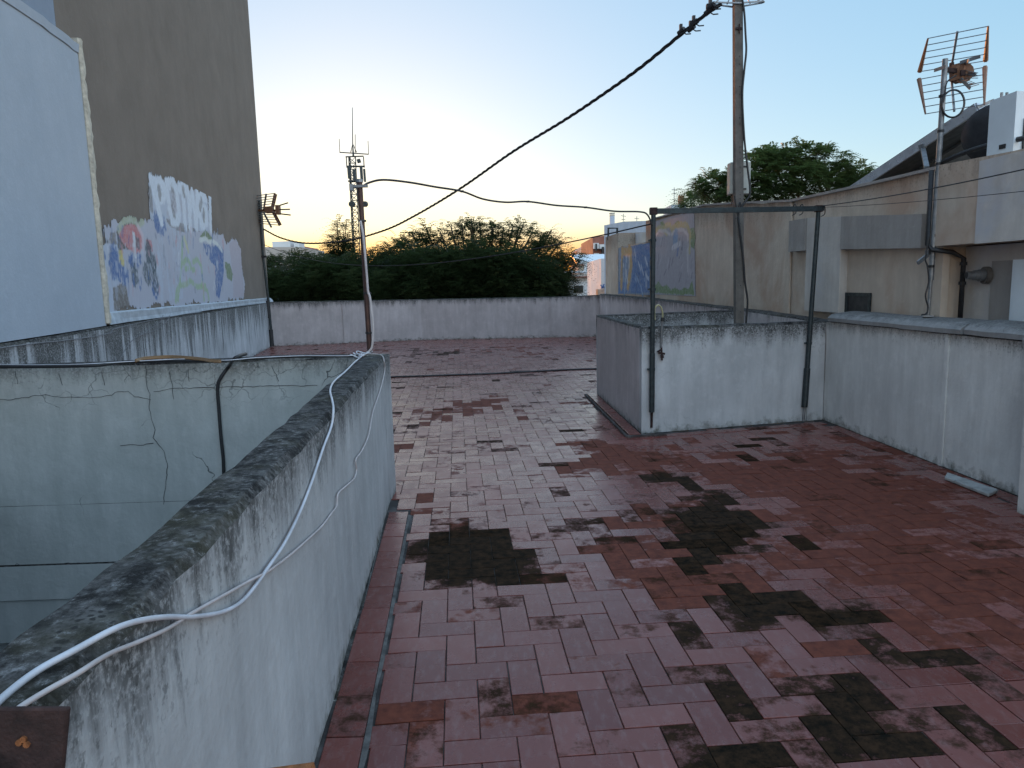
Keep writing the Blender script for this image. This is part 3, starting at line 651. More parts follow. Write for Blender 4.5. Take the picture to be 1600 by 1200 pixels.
CA.poly(PP((245, 480), (300, 425), (350, 410), (395, 445), (425, 500), (420, 600), (380, 640), (330, 600), (285, 560)), (.52, .20, .21), .95, rag=.03)
CA.poly(PP((370, 500), (400, 520), (410, 600), (375, 590)), (.10, .10, .12), .8, rag=.03)
CA.poly(PP((450, 530), (490, 535), (500, 615), (460, 600)), (.50, .20, .22), .9, rag=.03)
CA.poly(PP((250, 600), (280, 600), (300, 735), (258, 700)), (.60, .50, .14), 1, rag=.02)
BLU = (.055, .13, .33)
for P_, w in (([(215, 640), (215, 720)], 26), ([(262, 755), (300, 790)], 24), ([(530, 400), (570, 425)], 28), ([(510, 870), (520, 890)], 22), ([(345, 690), (400, 670)], 18)): CA.line(PP(*P_), w*pxw/2, BLU, .9, miss=.15)
CA.poly(PP((860, 550), (920, 575), (965, 565), (1010, 600), (1012, 760), (1000, 850), (980, 950), (955, 930), (950, 720), (890, 650)), BLU, .92, rag=.04, drip=.08, miss=.15)
CA.poly(PP((840, 505), (880, 455), (940, 530), (905, 540), (865, 520)), (.13, .19, .07), .95, rag=.03)
CA.poly(PP((1020, 690), (1055, 700), (1080, 780), (1070, 830), (1030, 800)), (.14, .20, .08), .9, rag=.04, miss=.2)
for P_ in ([(465, 600), (480, 700), (505, 700)], [(500, 700), (520, 850)], [(365, 750), (370, 800)], [(450, 760), (465, 790)]): CA.line(PP(*P_), 24*pxw/2, (.05, .08, .10), .85, miss=.2)
CA.line(PP((250, 460), (285, 400), (335, 380), (375, 395), (395, 425), (430, 395)), 9*pxw/2, (.42, .46, .34), .9)
CA.line(PP((395, 440), (425, 500), (430, 600)), 8*pxw/2, (.60, .50, .55), .8)
CA.line(PP((362, 495), (375, 640)), 8*pxw/2, (.7, .72, .75), .9)
CA.line(PP((840, 535), (880, 520), (905, 545), (935, 540), (965, 560), (1000, 610)), 8*pxw/2, (.65, .68, .66), .9)
YG = (.33, .45, .27)
for P_ in ([(715, 520), (708, 700), (695, 850), (672, 900), (665, 970)], [(690, 870), (680, 960)], [(720, 700), (735, 670), (760, 680), (775, 730)], [(790, 690), (820, 670), (850, 720), (858, 800), (850, 870)], [(905, 960), (895, 900), (850, 860)],
    [(690, 860), (740, 850), (770, 825), (820, 870), (880, 860)], [(735, 740), (755, 735)], [(785, 745), (800, 745)], [(870, 960), (865, 890)]): CA.line(PP(*P_), 9*pxw/2, YG, .85)
CA.line(PP((730, 520), (745, 570), (755, 610)), 9*pxw/2, (.55, .56, .28), .8)
LT = (.62, .68, .76)
for P_ in ([(485, 95), (515, 200), (560, 390)], [(500, 120), (560, 118), (590, 170), (575, 215), (530, 235)],
    [(600, 125), (650, 120), (670, 170), (690, 340), (680, 385), (640, 390), (620, 300), (600, 125)],
    [(715, 150), (735, 430)], [(690, 150), (735, 165)], [(750, 175), (765, 300), (770, 440)], [(770, 300), (785, 190)], [(785, 190), (800, 300), (810, 430)],
    [(820, 195), (815, 430)], [(820, 195), (850, 420)], [(815, 320), (840, 320)], [(880, 225), (850, 210), (835, 240), (850, 290), (885, 320), (890, 390), (860, 420)], [(912, 230), (916, 395)], [(917, 425), (918, 445)]): CA.line(PP(*P_), 19*pxw/2, LT, 1, rag=.25)
for P_ in ([(545, 165), (550, 215)], [(640, 160), (655, 260)], [(640, 280), (655, 350)], [(480, 180), (490, 300)], [(720, 170), (725, 200)], [(850, 250), (840, 300)], [(868, 330), (868, 380)]): CA.line(PP(*P_), 14*pxw/2, (.19, .18, .17), .75, miss=.2)
for k in range(150):
    x = rng.uniform(140, 1010); y = rng.uniform(430, 880); l = rng.uniform(15, 70)
    CA.line(PP((x, y), (x+rng.uniform(-4, 8), y+l)), rng.uniform(3, 9)*pxw/2, [LIL, WHT, (.25, .27, .33), BLU, (.5, .3, .33), (.60, .62, .68)][rng.integers(0, 6)], rng.uniform(.3, .75), miss=.2)
CA.build('graffiti_patch', M['paint'], bnrm, .006, tb)
# ------------------------------------------------------------------ neighbouring house on the right
FA, FB = (3.05, 23.0), (4.08, 8.0)
fdir = (Vector(FB)-Vector(FA)).normalized(); fnrm = Vector((fdir.y, -fdir.x))        # towards -x ?
if fnrm.x > 0: fnrm = -fnrm
def FS(x, y): p = PL(x, y, FA, FB); return ((p.xy-Vector(FA)).dot(fdir), p.z)
def fpt(s, z, off=0): p = Vector(FA)+fdir*s+fnrm*off; return Vector((p.x, p.y, z))
def panel(b, s0, s1, z0, z1, off0, off1):    # a box on the facade between two depths
    b.prism([fpt(s0, z0, off0), fpt(s1, z0, off0), fpt(s1, z0, off1), fpt(s0, z0, off1)], (0, 0, z1-z0))
nh = empty('neighbour_house', (6, 10, -9), 'low beige rendered house behind the right parapet with painted walls and rooftop', 'house')
def profile(b, px, z0, off0, off1):
    pts = [FS(*p) for p in px]; poly = [fpt(pts[0][0], z0, off0)]+[fpt(s, z, off0) for s, z in pts]+[fpt(pts[-1][0], z0, off0)]
    d = fpt(0, 0, off1)-fpt(0, 0, off0); b.prism(poly, d)
b = MB(); profile(b, [(1009, 345), (1024, 342), (1054, 334), (1102, 321), (1152, 318), (1190, 318), (1237, 314.5)], -9, 0, -6); o_far = b.build('far_wall', M['beige'], nh)
b = MB(); profile(b, [(1237.3, 314.5), (1290, 303), (1360, 288), (1484, 259)], -9, -.012, -6); b.build('middle_wall', M['beige'], nh)
s_up, z_up = FS(1485, 384); s_end = s_up+4.6
sA = FS(1485, 259)[0]
b = MB(); pr = [fpt(sA+.002, z_up, .13), fpt(sA+.002, 2.70, .13), fpt(sA+.9, 2.665, .13), fpt(s_end, 2.60, .13), fpt(s_end, z_up-.01, .13)]
b.prism(pr, fpt(0, 0, -6)-fpt(0, 0, .13)); b.build('upper_volume', M['beige'], nh)
sC = FS(1552, 300)[0]
b = MB(); panel(b, sC, s_end, z_up-.008, 2.645, .131, .142); b.build('repainted_panel', M['beigegrey'], nh)
b = MB(); panel(b, sA+.003, s_end, -9, z_up-.012, -.20, -6); b.build('lower_wall', M['beigegrey'], nh)
b = MB(); panel(b, FS(1517, 450)[0], FS(1572, 450)[0], 0, 1.80, -.199, -.185); b.build('grey_panel', M['bandgrey'], nh)
# roof coping bars
b = MB()
for (x0, y0), (x1, y1) in (((1024, 341), (1102, 320)), ((1102, 320), (1152, 317)), ((1152, 317), (1237, 313.5)), ((1237, 313.5), (1290, 302)), ((1290, 302), (1360, 287)), ((1360, 287), (1484, 258))):
    s0, z0 = FS(x0, y0); s1, z1 = FS(x1, y1); b.bar(fpt(s0, z0, -.05), fpt(s1, z1, -.05), .16, .03)
b.build('roof_edge', M['bandgrey'], nh)
b = MB(); b.tube(spline([fpt(sA, 2.72, .1), fpt(sA+.25, 2.77, .05), fpt(sA+.6, 2.79, .0), fpt(sA+1.0, 2.76, 0)]), .022); b.build('roof_cable', M['black'], nh)
# vertical seams and stepped sheets
b = MB(); s0 = FS(1237, 400)[0]; panel(b, s0-.05, s0, -1, 2.72, 0.001, .02); b.build('seam', M['beige'], nh)
# recessed-looking band box
def pbox(x0, yt0, x1, yt1, yb0, yb1, off, m, name):
    b = MB(); s0, zt0 = FS(x0, yt0); s1, zt1 = FS(x1, yt1); zb0 = FS(x0, yb0)[1]; zb1 = FS(x1, yb1)[1]
    b.prism([fpt(s0, zb0, off), fpt(s1, zb1, off), fpt(s1, zt1, off), fpt(s0, zt0, off)], fpt(0, 0, -.01)-fpt(0, 0, off)); b.build(name, m, nh)
pbox(1244, 345, 1270, 341, 393, 391, .10, M['bandgrey'], 'band')
pbox(1271, 340.5, 1326, 338, 485, 489, .085, M['beigegrey'], 'pilaster')
pbox(1327, 338, 1456, 334, 389, 387, .10, M['bandgrey'], 'band')
b = MB(); s0 = FS(1457, 400)[0]; s1 = FS(1483, 400)[0]; panel(b, s0, s1, 1.0, 2.66, -.01, .06); b.build('pilaster', M['beige'], nh)
s0, z1 = FS(1322, 457); s1, z0 = FS(1360, 490)
wnd = MB(); [panel(wnd, a, b_, c_, d_, -.005, .012) for a, b_, c_, d_ in ((s0, s0+.05, z0, z1), (s1-.05, s1, z0, z1), (s0+.05, s1-.05, z1-.04, z1), )]
wo_ = wnd.build('window', M['steel_dark'], nh)
b = MB(); panel(b, s0+.05, s1-.05, z0-.1, z1-.04, -.008, .004); b.build('pane', M['dark'], wo_)
# drain pipe
b = MB(); pz = [fpt(FS(1485, 262)[0]-.02, 2.66, .17), fpt(sA-.02, z_up+.02, .17), fpt(sA+.05, z_up-.03, .17), fpt(sA+.10, z_up-.06, .0), fpt(sA+.12, z_up-.12, -.10), fpt(sA+.12, 1.2, -.10)]
b.tube(pz, .022, 10); dp = b.build('drain_pipe', M['black'], nh, True)
for z in (1.80, 1.62):
    b = MB(); b.cyl(fpt(sA+.12, z, -.10), fpt(sA+.12, z-.03, -.10), .032, 12); b.build('pipe_collar', M['black'], dp)
b = MB(); b.cyl(fpt(sA+.12, 1.60, -.10), fpt(sA+.17, 1.70, -.06), .018, 10); b.build('pipe_branch', M['black'], dp)
# flue
def Fo(x, y, off): return PL(x, y, (Vector(FA)+fnrm*off), (Vector(FB)+fnrm*off))
fl = empty('wall_flue', Fo(1550, 427, -.18), 'stepped grey flue pipe with round wall plate beside white cabinet', 'flue'); 
a = Fo(1544, 430, -.185); dr = (Vector((fnrm.x, fnrm.y, 0))+Vector((0, .18, 0.02))).normalized()
b = MB(); b.cyl(a, a+dr*.04, .078, 24); b.build('wall_plate', M['concrete'], fl)
b = MB(); b.cyl(a+dr*.03, a+dr*.08, .055, 20); b.cyl(a+dr*.08, a+dr*.125, .046, 20); b.build('outer_pipe', M['galv'], fl, False)
b = MB(); b.cyl(a+dr*.11, a+dr*.185, .036, 20); o = b.build('inner_pipe', M['galv'], fl)
b = MB(); b.cyl(a+dr*.1855, a+dr*.188, .028, 20); b.build('mouth', M['dark'], o)
# white cabinet
cb = empty('white_cabinet', fpt(FS(1590, 450)[0], .9, -.1), 'white metal cabinet standing against wall at right edge beside grey flue', 'cabinet')
s0 = FS(1571, 450)[0]; b = MB(); panel(b, s0, s0+1.1, .3, 1.80, -.184, -.05); b.build('housing', M['whitemetal'], cb)
b = MB(); panel(b, s0+.05, s0+1.0, .35, 1.755, -.048, -.035); b.build('door', M['whitemetal'], cb)
# far painted walls: blue/orange graffiti panel, grey wall and pillar
b = MB(); s0, z0 = FS(966, 386); s1, z1 = FS(1016.5, 377)
b.prism([fpt(s0, -9, 0), fpt(s1+.02, -9, 0), fpt(s1+.02, z1, 0), fpt(s0, z0, 0)], fpt(0, 0, -3)-fpt(0, 0, 0)); b.build('painted_wall', M['beige'], nh)
b = MB(); s0, z0 = FS(946, 371); s1, z1 = FS(965.7, 364)
b.prism([fpt(s0, -9, .0), fpt(s1, -9, 0), fpt(s1, z1, 0), fpt(s0, z0, 0)], fpt(0, 0, -3.2)-fpt(0, 0, 0)); b.build('end_pillar', M['beige'], nh)
b = MB(); s0, z0 = FS(966, 364); s1, z1 = FS(1009, 364)
b.prism([fpt(s0, -9, -.5), fpt(s1+.4, -9, -.5), fpt(s1+.4, z1, -.5), fpt(s0, z0-.02, -.5)], fpt(0, 0, -3)-fpt(0, 0, 0)); b.build('set_back_wall', M['beigegrey'], nh)
b = MB(); pf = [D(*p, 22.6) for p in ((950.5, 375), (950.5, 356.5), (964.5, 356.5), (964, 387))]
b.tube(pf, .035, 8); b.build('pipe_frame', M['steel_dark'], nh)
def c5(cx, cy): return FS(860+cx/3.556, 300+cy/3.556)
def QQ(*a): return [c5(*p) for p in a]
CB = Canvas(FA, fdir, FS(966, 420)[0]-.02, FS(1101, 420)[0], 1.2, 3.25, .022)
u = .0057*1.9
CB.poly(QQ((379, 308), (554, 279), (554, 575), (376, 568)), (.20, .25, .34), 1)
CB.poly(QQ((455, 300), (552, 280), (552, 560), (380, 562), (380, 500), (455, 500)), (.06, .15, .36), .95, rag=.05, miss=.1)
for k in range(34):
    x = rng.uniform(390, 550); y = rng.uniform(310, 500); CB.line(QQ((x, y), (x+rng.uniform(-14, 18), y+rng.uniform(20, 90))), rng.uniform(2, 6)*u, [(.30, .42, .60), (.05, .10, .22), (.55, .60, .68), (.10, .22, .48)][rng.integers(0, 4)], .75)
ORG = (.48, .30, .10)
CB.line(QQ((400, 330), (395, 520)), 15*u, ORG, .95); CB.line(QQ((440, 320), (450, 400), (432, 520)), 16*u, ORG, .95); CB.line(QQ((400, 330), (450, 330)), 12*u, ORG, .9)
CB.line(QQ((402, 380), (398, 470)), 5*u, (.10, .12, .16), .9); CB.line(QQ((440, 360), (438, 420)), 5*u, (.55, .5, .45), .9); CB.line(QQ((380, 320), (378, 540)), 5*u, (.10, .12, .12), .7)
CB.line(QQ((420, 440), (430, 500)), 7*u, (.5, .52, .55), .8)
CB.poly(QQ((575, 165), (690, 125), (800, 110), (808, 580), (575, 570)), (.38, .36, .40), 1, rag=.02)
CB.poly(QQ((575, 500), (590, 515), (600, 495), (625, 525), (650, 515), (670, 540), (700, 530), (720, 545), (740, 535), (770, 540), (790, 490), (800, 545), (800, 575), (575, 558)), (.16, .25, .09), .95, rag=.03, drip=.05)
CB.poly(QQ((770, 205), (800, 200), (808, 240), (800, 320), (782, 300)), (.16, .25, .09), .9, rag=.02)
CB.poly(QQ((612, 170), (625, 160), (638, 180), (625, 225)), (.16, .26, .09), .9); CB.poly(QQ((692, 170), (715, 160), (722, 180), (700, 200)), (.16, .26, .09), .9)
for P_ in ([(585, 215), (605, 198), (630, 205), (650, 230)], [(640, 190), (665, 180), (680, 220)], [(680, 200), (720, 180), (760, 185), (778, 230), (775, 330)]): CB.line(QQ(*P_), 7*u, (.50, .43, .20), .85)
for P_ in ([(590, 240), (605, 215), (640, 215), (665, 235)], [(675, 235), (700, 210), (740, 210), (765, 240), (765, 440)]): CB.line(QQ(*P_), 4*u, (.60, .58, .60), .8)
CB.line(QQ((698, 245), (695, 275)), 17*u, (.20, .32, .50), .85); CB.line(QQ((715, 290), (705, 350)), 5*u, (.15, .2, .4), .8)
CB.line(QQ((680, 310), (722, 285)), 6*u, (.62, .60, .64), .9)
for k in range(46):
    x = rng.uniform(585, 790); y = rng.uniform(240, 470); CB.line(QQ((x, y), (x-rng.uniform(0, 14), y+rng.uniform(15, 60))), rng.uniform(1.2, 2.6)*u, [(.14, .13, .17), (.26, .25, .30), (.50, .48, .52)][rng.integers(0, 3)], .7)
CB.build('graffiti_patch', M['paint'], fnrm, .006, nh)
# ------------------------------------------------------------------ rooftop gear on that house
sh_ = empty('solar_water_heater', D(1420, 280, 8.6), 'sloping solar collector with dark tank on the beige roof', 'solar heater')
Y0 = 8.6
def slab4(P4, back, m, name, par):
    b = MB(); P4 = [Vector(p) for p in P4]; n = (P4[1]-P4[0]).cross(P4[3]-P4[0]).normalized(); b.prism(P4, n*back); return b.build(name, m, par)
lo, hi = D(1322, 297, 8.9), D(1524, 163, 7.4)
wv = Vector((1.35, .95, 0.0))
d_ = (hi-lo); 
nrm_ = d_.cross(wv).normalized()
if nrm_.z < 0: nrm_ = -nrm_
b = MB(); b.prism([lo, hi, hi+wv, lo+wv], -nrm_*.085); b.build('collector', M['panelback'], sh_)
b = MB()
for a_, c_ in ((lo, hi), (lo+wv, hi+wv), (lo, lo+wv), (hi, hi+wv)): b.bar(a_-nrm_*.04, c_-nrm_*.04, .03, .10, up=nrm_)
b.build('frame', M['alu'], sh_)
b = MB(); b.prism([lo+nrm_*.004+wv*.02+d_*.01, hi+nrm_*.004+wv*.02-d_*.01, hi+nrm_*.004+wv*.98-d_*.01, lo+nrm_*.004+wv*.98+d_*.01], nrm_*.004); b.build('glass_cover', M['glass'], sh_)
b = MB(); m1 = lo.lerp(hi, .62)-nrm_*.09; b.bar(m1, D(1448, 262, 7.5), .045, .03); b.bar(lo.lerp(hi, .62)-nrm_*.04+Vector((0, -.02, 0)), lo.lerp(hi, .62)-nrm_*.09, .06, .05)
b.build('support_strut', M['galv'], sh_); b = MB(); b.bar(lo.lerp(hi, .35)+wv*.3-nrm_*.1, lo.lerp(hi, .8)+wv*.3-nrm_*.1, .03); b.build('support_strut', M['galv'], sh_); b = MB(); b.bar(hi-nrm_*.04, D(1552, 157, 7.4), .03)
b.build('support_strut', M['galv'], sh_)
tc0 = D(1548, 208, 7.2); ax = Vector((1.0, .5, 0)).normalized()
b = MB(); b.tube([tc0-ax*.12, tc0-ax*.08, tc0, tc0+ax*.9, tc0+ax*1.0], [.12, .24, .275, .275, .2], 28); b.build('tank', M['tank'], sh_, True)
wb = empty('rooftop_cupboard', D(1575, 248, 6.4), 'white metal cupboard on the roof at the right edge beside the dark tank', 'cupboard')
cbx = D(1541, 249, 6.35); c1_ = D(1582, 245, 6.1); b = MB()
ctop = D(1546, 158, 6.35).z; 
pl_ = [cbx, c1_, c1_+Vector((.75, .22, 0)), cbx+Vector((.75, .62, 0))]
pl_ = [Vector((p.x, p.y, 2.66)) for p in pl_]
zt_ = [ctop, D(1582, 142, 6.1).z, D(1582, 142, 6.1).z, ctop]
b.add(pl_+[Vector((p.x, p.y, z)) for p, z in zip(pl_, zt_)], [(0, 1, 2, 3), (7, 6, 5, 4), (0, 4, 5, 1), (1, 5, 6, 2), (2, 6, 7, 3), (3, 7, 4, 0)]); b.build('housing', M['whitemetal'], wb)
dn = (c1_-cbx); dn.z = 0; dn.normalize(); nn_ = Vector((dn.y, -dn.x, 0))
b = MB(); q = D(1568, 229, 6.2)+nn_*.006; b.bar(q-dn*.03, q+dn*.03, .02, .035); b.build('vent_slot', M['dark'], wb)
q0 = Vector((pl_[1].x, pl_[1].y, 0)); dd = (pl_[2]-pl_[1]).normalized(); n3 = Vector((dd.y, -dd.x, 0))
b = MB(); z0, z1 = D(1597, 248, 6.1).z+.03, D(1597, 184, 6.1).z
b.prism([Vector((q0.x, q0.y, z0))+dd*.09+n3*.004, Vector((q0.x, q0.y, z0))+dd*.6+n3*.004, Vector((q0.x, q0.y, z1))+dd*.6+n3*.004, Vector((q0.x, q0.y, z1))+dd*.09+n3*.004], n3*.01); b.build('side_grille', M['steel_dark'], wb)
for x in (1565, 1573):
    b = MB(); p = D(x, 150, 6.6); b.cyl(p-Vector((0, 0, .1)), p+Vector((0, 0, .03)), .012, 8); b.build('pipe_stub', M['galv'], wb)
# ------------------------------------------------------------------ clothesline frame bolted to the enclosure
def onB(x, y, off=0.): return PL(x, y, FL, FR, -off) if PL(x, y, FL, FR, -off).y < PL(x, y, FL, FR).y else PL(x, y, FL, FR, off)
cf = empty('clothesline_frame', onB(1018, 655), 'dark steel goalpost frame fixed to the front of the open-topped enclosure', 'steel frame')
pl0, pl1 = onB(1018.5, 644, .04), onB(1021, 330, .04); pr0, pr1 = onB(1257, 636, .04), onB(1279, 326, .04)
b = MB(); b.tube([pl0, pl0.lerp(pl1, .30), pl0.lerp(pl1, .302), pl1], [.030, .030, .026, .026], 12); po = b.build('post', M['steel_dark'], cf)
b = MB(); b.tube([pr0, pr0.lerp(pr1, .20), pr0.lerp(pr1, .202), pr0.lerp(pr1, .5), pr1], [.036, .036, .028, .027, .025], 12); b.build('post', M['steel_dark'], cf)
b = MB(); b.bar(pl1+Vector((-.035, 0, .0)), pr1+Vector((.05, 0, .0)), .05, .055); b.build('top_bar', M['steel_dark'], cf)
for p in (pl1, pr1):
    b = MB(); b.box(p+Vector((0, 0, .0)), (.075, .06, .075)); b.build('corner_joint', M['rust'], cf)
for p, q, t in ((pl0, pl1, .22), (pl0, pl1, .62), (pl0, pl1, .86), (pr0, pr1, .33)):
    b = MB(); c_ = p.lerp(q, t); b.cyl(c_-Vector((0, 0, .015)), c_+Vector((0, 0, .015)), .034, 12); b.box(c_+Vector((-.04, 0, 0)), (.03, .02, .02)); b.build('clamp', M['steel_dark'], cf)
for p in (pr1+Vector((-.22, 0, .02)), pr1+Vector((-.30, 0, .02)), pr1+Vector((.03, 0, 0)), pr1+Vector((-.95, 0, 0))):
    b = MB(); b.tube(spline([p, p+Vector((.02, -.04, .03)), p+Vector((.03, -.03, -.06)), p+Vector((-.01, -.03, -.09))], 4), .006, 5); b.build('wire_tie', M['black'], cf)
# rusty stub feet of the posts, set in the wall
b = MB(); b.tube([onB(1018, 668, .01), onB(1018.5, 644, .02)], .014, 8); b.build('post_foot', M['rust'], cf)
b = MB(); b.tube([onB(1255, 658, .01), onB(1257, 636, .02)], .016, 8); b.build('post_foot', M['galv'], cf)
# standpipe and hose
tp = empty('water_pipe', onB(1034, 560), 'thin grey pipe with rusty valve and looped yellow hose on the enclosure', 'water pipe')
b = MB(); b.tube([onB(1035, 500, .035), onB(1034, 520, .03), onB(1033, 543, .02)], .012, 10); b.build('pipe', M['galv'], tp)
b = MB(); b.tube(spline([onB(1023, 500, .05), onB(1023, 484, .05), onB(1027, 477, .05), onB(1032, 479, .05), onB(1035, 487, .045), onB(1035.5, 498, .04)], 6), .009, 8); b.build('hose', simple('yellowed hose', (.36, .33, .18), .6), tp, True)
b = MB(); b.cyl(onB(1035.5, 496, .04), onB(1035.3, 502, .04), .022, 10); b.build('coupling', M['black'], tp)
b = MB(); p = onB(1034, 552, .025); b.cyl(onB(1033.5, 541, .02), onB(1034.5, 563, .02), .010, 8); b.box(p, (.07, .025, .022), ry=.2); b.box(p+Vector((0, -.02, -.035)), (.03, .04, .03)); b.box(p+Vector((-.03, -.01, .03)), (.05, .016, .016), ry=-.5); b.build('valve', M['rust'], tp)
# ------------------------------------------------------------------ concrete pole
YP = 9.25
pp = empty('concrete_pole', D(1160, 520, YP), 'square concrete utility pole with drilled holes rising from the enclosure', 'utility pole')
p0_, p1_ = D(1160, 520, YP), D(1160, 520, YP); p0_.z = -.9
topz = D(1153, -70, YP).z; xt = D(1153, -70, YP).x
b = MB(); vs = []
for z, x, w in ((-.9, p0_.x-.003, .053), (topz, p0_.x-.0+(D(1153.5, 0, YP).x-D(1160, 500, YP).x)*(topz+.9)/(D(1153.5, 0, YP).z-D(1160, 500, YP).z+1.6), .049)):
    for sx, sy in ((-1, -1), (1, -1), (1, 1), (-1, 1)): vs.append((x+sx*w, YP+sy*w, z))
b.add(vs, [(3, 2, 1, 0), (4, 5, 6, 7), (0, 1, 5, 4), (1, 2, 6, 5), (2, 3, 7, 6), (3, 0, 4, 7)]); b.build('shaft', M['concrete'], pp)
def polex(z): t = (z+.9)/(topz+.9); return vs[0][0]+.053+(vs[4][0]+.049-vs[0][0]-.053)*t
def zpix(y): return D(1158, y, YP).z
for y in (54, 90, 102, 137, 149, 185, 195, 231, 239, 249, 262, 271, 305, 311, 350, 358, 446, 487):
    z = zpix(y); x = polex(z); b = MB(); b.cyl((x+.006, YP-.0555, z), (x+.006, YP-.04, z), .0065, 8); b.build('bolt_hole', M['dark'], pp)
b = MB(); z = zpix(47); x = polex(z); b.box((x, YP-.056, z), (.085, .018, .025)); b.cyl((x, YP-.062, z-.05), (x, YP-.062, z+.05), .008, 6); b.build('wall_bracket', M['rust'], pp)
# top bracket with insulator arms
z0 = zpix(8); x = polex(z0); b = MB()
for sx in (-1, 1):
    for yo in (-.07, .07): b.bar((x, YP+yo, z0), (x+sx*.30, YP+yo*.4, z0+.03), .016)
    b.bar((x, YP-.03, z0+.26), (x+sx*.28, YP, z0+.03), .014); b.bar((x+sx*.14, YP-.04, z0), (x+sx*.08, YP-.02, z0+.13), .012)
    b.tube([(x+sx*.29, YP-.035, z0+.03), (x+sx*.32, YP, z0+.03), (x+sx*.29, YP+.035, z0+.03)], .012, 6)
b.build('cable_arm', M['galv'], pp)
# meter box
mbx = empty('junction_box', D(1150, 300, YP+.1), 'pale grey plastic junction box strapped behind the concrete pole', 'junction box')
zt, zb = D(1150, 254, YP+.13).z, D(1150, 304, YP+.13).z; xl, xr = D(1139, 280, YP+.13).x, D(1171, 280, YP+.13).x
b = MB(); b.box(((xl+xr)/2, YP+.15, (zt+zb)/2), (xr-xl, .14, zt-zb)); o = b.build('housing', M['boxgrey'], mbx)
bv = o.modifiers.new('b', 'BEVEL'); bv.width = .012; bv.segments = 2
b = MB()
for k in range(4): b.cyl((xl+.03+k*.022, YP+.09, zb-.13), (xl+.03+k*.022, YP+.12, zb+.01), .008, 6)
b.build('cable_gland', M['black'], mbx)
for z in (zt-.06, zb+.06): b = MB(); b.box(((xl+xr)/2, YP+.075, z), (.15, .012, .02)); b.build('strap', M['black'], mbx)
# black cable down the pole, loosely following it
ck = [(1160, 0), (1163, 20), (1165, 55), (1166, 80), (1163, 110), (1160, 150), (1163, 215), (1168, 262), (1172, 300), (1164, 316), (1154, 332), (1156, 360), (1161, 400), (1164, 440), (1168, 470), (1166, 500), (1165, 520)]
b = MB(); b.tube(spline([D(x, y, YP-.072) for x, y in ck], 6), .013, 8); tag(b.build('pole_cable', M['black'], None, True), 'loose black cable running down the face of the concrete pole', 'cable')
b = MB(); b.tube(spline([D(x, y, YP-.083) for x, y in ((1148, 306), (1150, 320), (1152, 330), (1156, 316), (1158, 322))], 5), .008, 6)
tag(b.build('box_cable', M['black'], None, True), 'short thin black cable looped under the junction box', 'cable')
# twisted overhead cable
def helix(path, r, rad, turns, ph, seg=6):
    n = len(path); L = [0]
    for a, b_ in zip(path, path[1:]): L.append(L[-1]+(b_-a).length)
    out = []
    for i, p in enumerate(path):
        t = (path[min(i+1, n-1)]-path[max(i-1, 0)]).normalized(); x = t.cross(Vector((0, 0, 1))).normalized(); y = t.cross(x); a = 2*math.pi*L[i]/turns+ph
        out.append(p+(x*math.cos(a)+y*math.sin(a))*rad)
    return out
tw0 = [(1128, 6, 9.25), (1103, 22, 9.35), (1060, 57, 9.7), (1000, 106, 10.3), (940, 149, 11.1), (880, 189, 12.0), (800, 238, 13.4), (720, 294, 15), (650, 336, 16.6), (600, 360, 17.9), (540, 376, 19.4), (480, 380, 20.6), (440, 372, 21.4), (412, 358, 22.3)]
twp = spline([D(*p) for p in tw0], 34)
tw = empty('overhead_cable', D(*tw0[0]), 'thick black twisted cable slung from the concrete pole towards the tall brown block', 'overhead cable')
for ph in (0, 2.1, 4.2): b = MB(); b.tube(helix(twp, 0, .0135, .55, ph), .0125, 5); b.build('strand', M['black'], tw)
for (x, y, Y) in ((1111, 10, 9.27), (1107, 18, 9.32), (1085, 36, 9.5), (1080, 44, 9.54), (1065, 49, 9.66)):
    c_ = D(x, y, Y); b = MB(); d = (D(1060, 57, 9.7)-D(1103, 22, 9.35)).normalized(); b.cyl(c_-d*.05, c_+d*.05, .034, 10); b.box(c_+Vector((-.01, 0, .05)), (.035, .045, .07)); b.tube([c_, c_+Vector((.05, -.03, -.045)), c_+Vector((.11, -.04, -.045))], .008, 6); b.build('clamp', M['black'], tw)
# cable from the brown pole to the frame
YB = 6.02
pts = [(565, 292, YB), (578, 285, YB+.05), (600, 281, 6.1), (640, 285, 6.25), (680, 292, 6.45), (722, 299, 6.7), (755, 311, 6.9), (790, 316, 7.1), (825, 315, 7.2), (870, 321, 7.4), (915, 324, 7.55), (960, 330, 7.7), (1000, 331, 7.8), (1012, 336, 7.83), (1019, 352, 7.85)]
b = MB(); b.tube(spline([D(*p) for p in pts], 8), .009, 7)
for p in ((825, 315, 7.2), (915, 324, 7.55), (722, 299, 6.7)): b.box(D(*p), (.03, .02, .018))
tag(b.build('aerial_cable', M['black'], None, True), 'wavy thin cable running from the brown pole to the steel goalpost frame', 'cable')
for n_, (pa, pb, s, r, lab) in enumerate((((410, 381, 22.4), (1017, 350, 7.9), .55, .008, 'thin black wire sagging low across the dark tree towards the steel goalpost frame'),
        ((1281, 322, 8.4), (1660, 251, 5.1), .03, .0055, 'thin wire from the goalpost corner to the upper right edge, higher of two'),
        ((1285, 324, 8.45), (1660, 292, 5.1), .02, .003, 'faint lower wire along the beige house below the thicker one'))):
    b = MB(); b.tube(sag(D(*pa), D(*pb), s, 30), r, 6); tag(b.build('wire', M['black'], None, True), lab, 'wire')
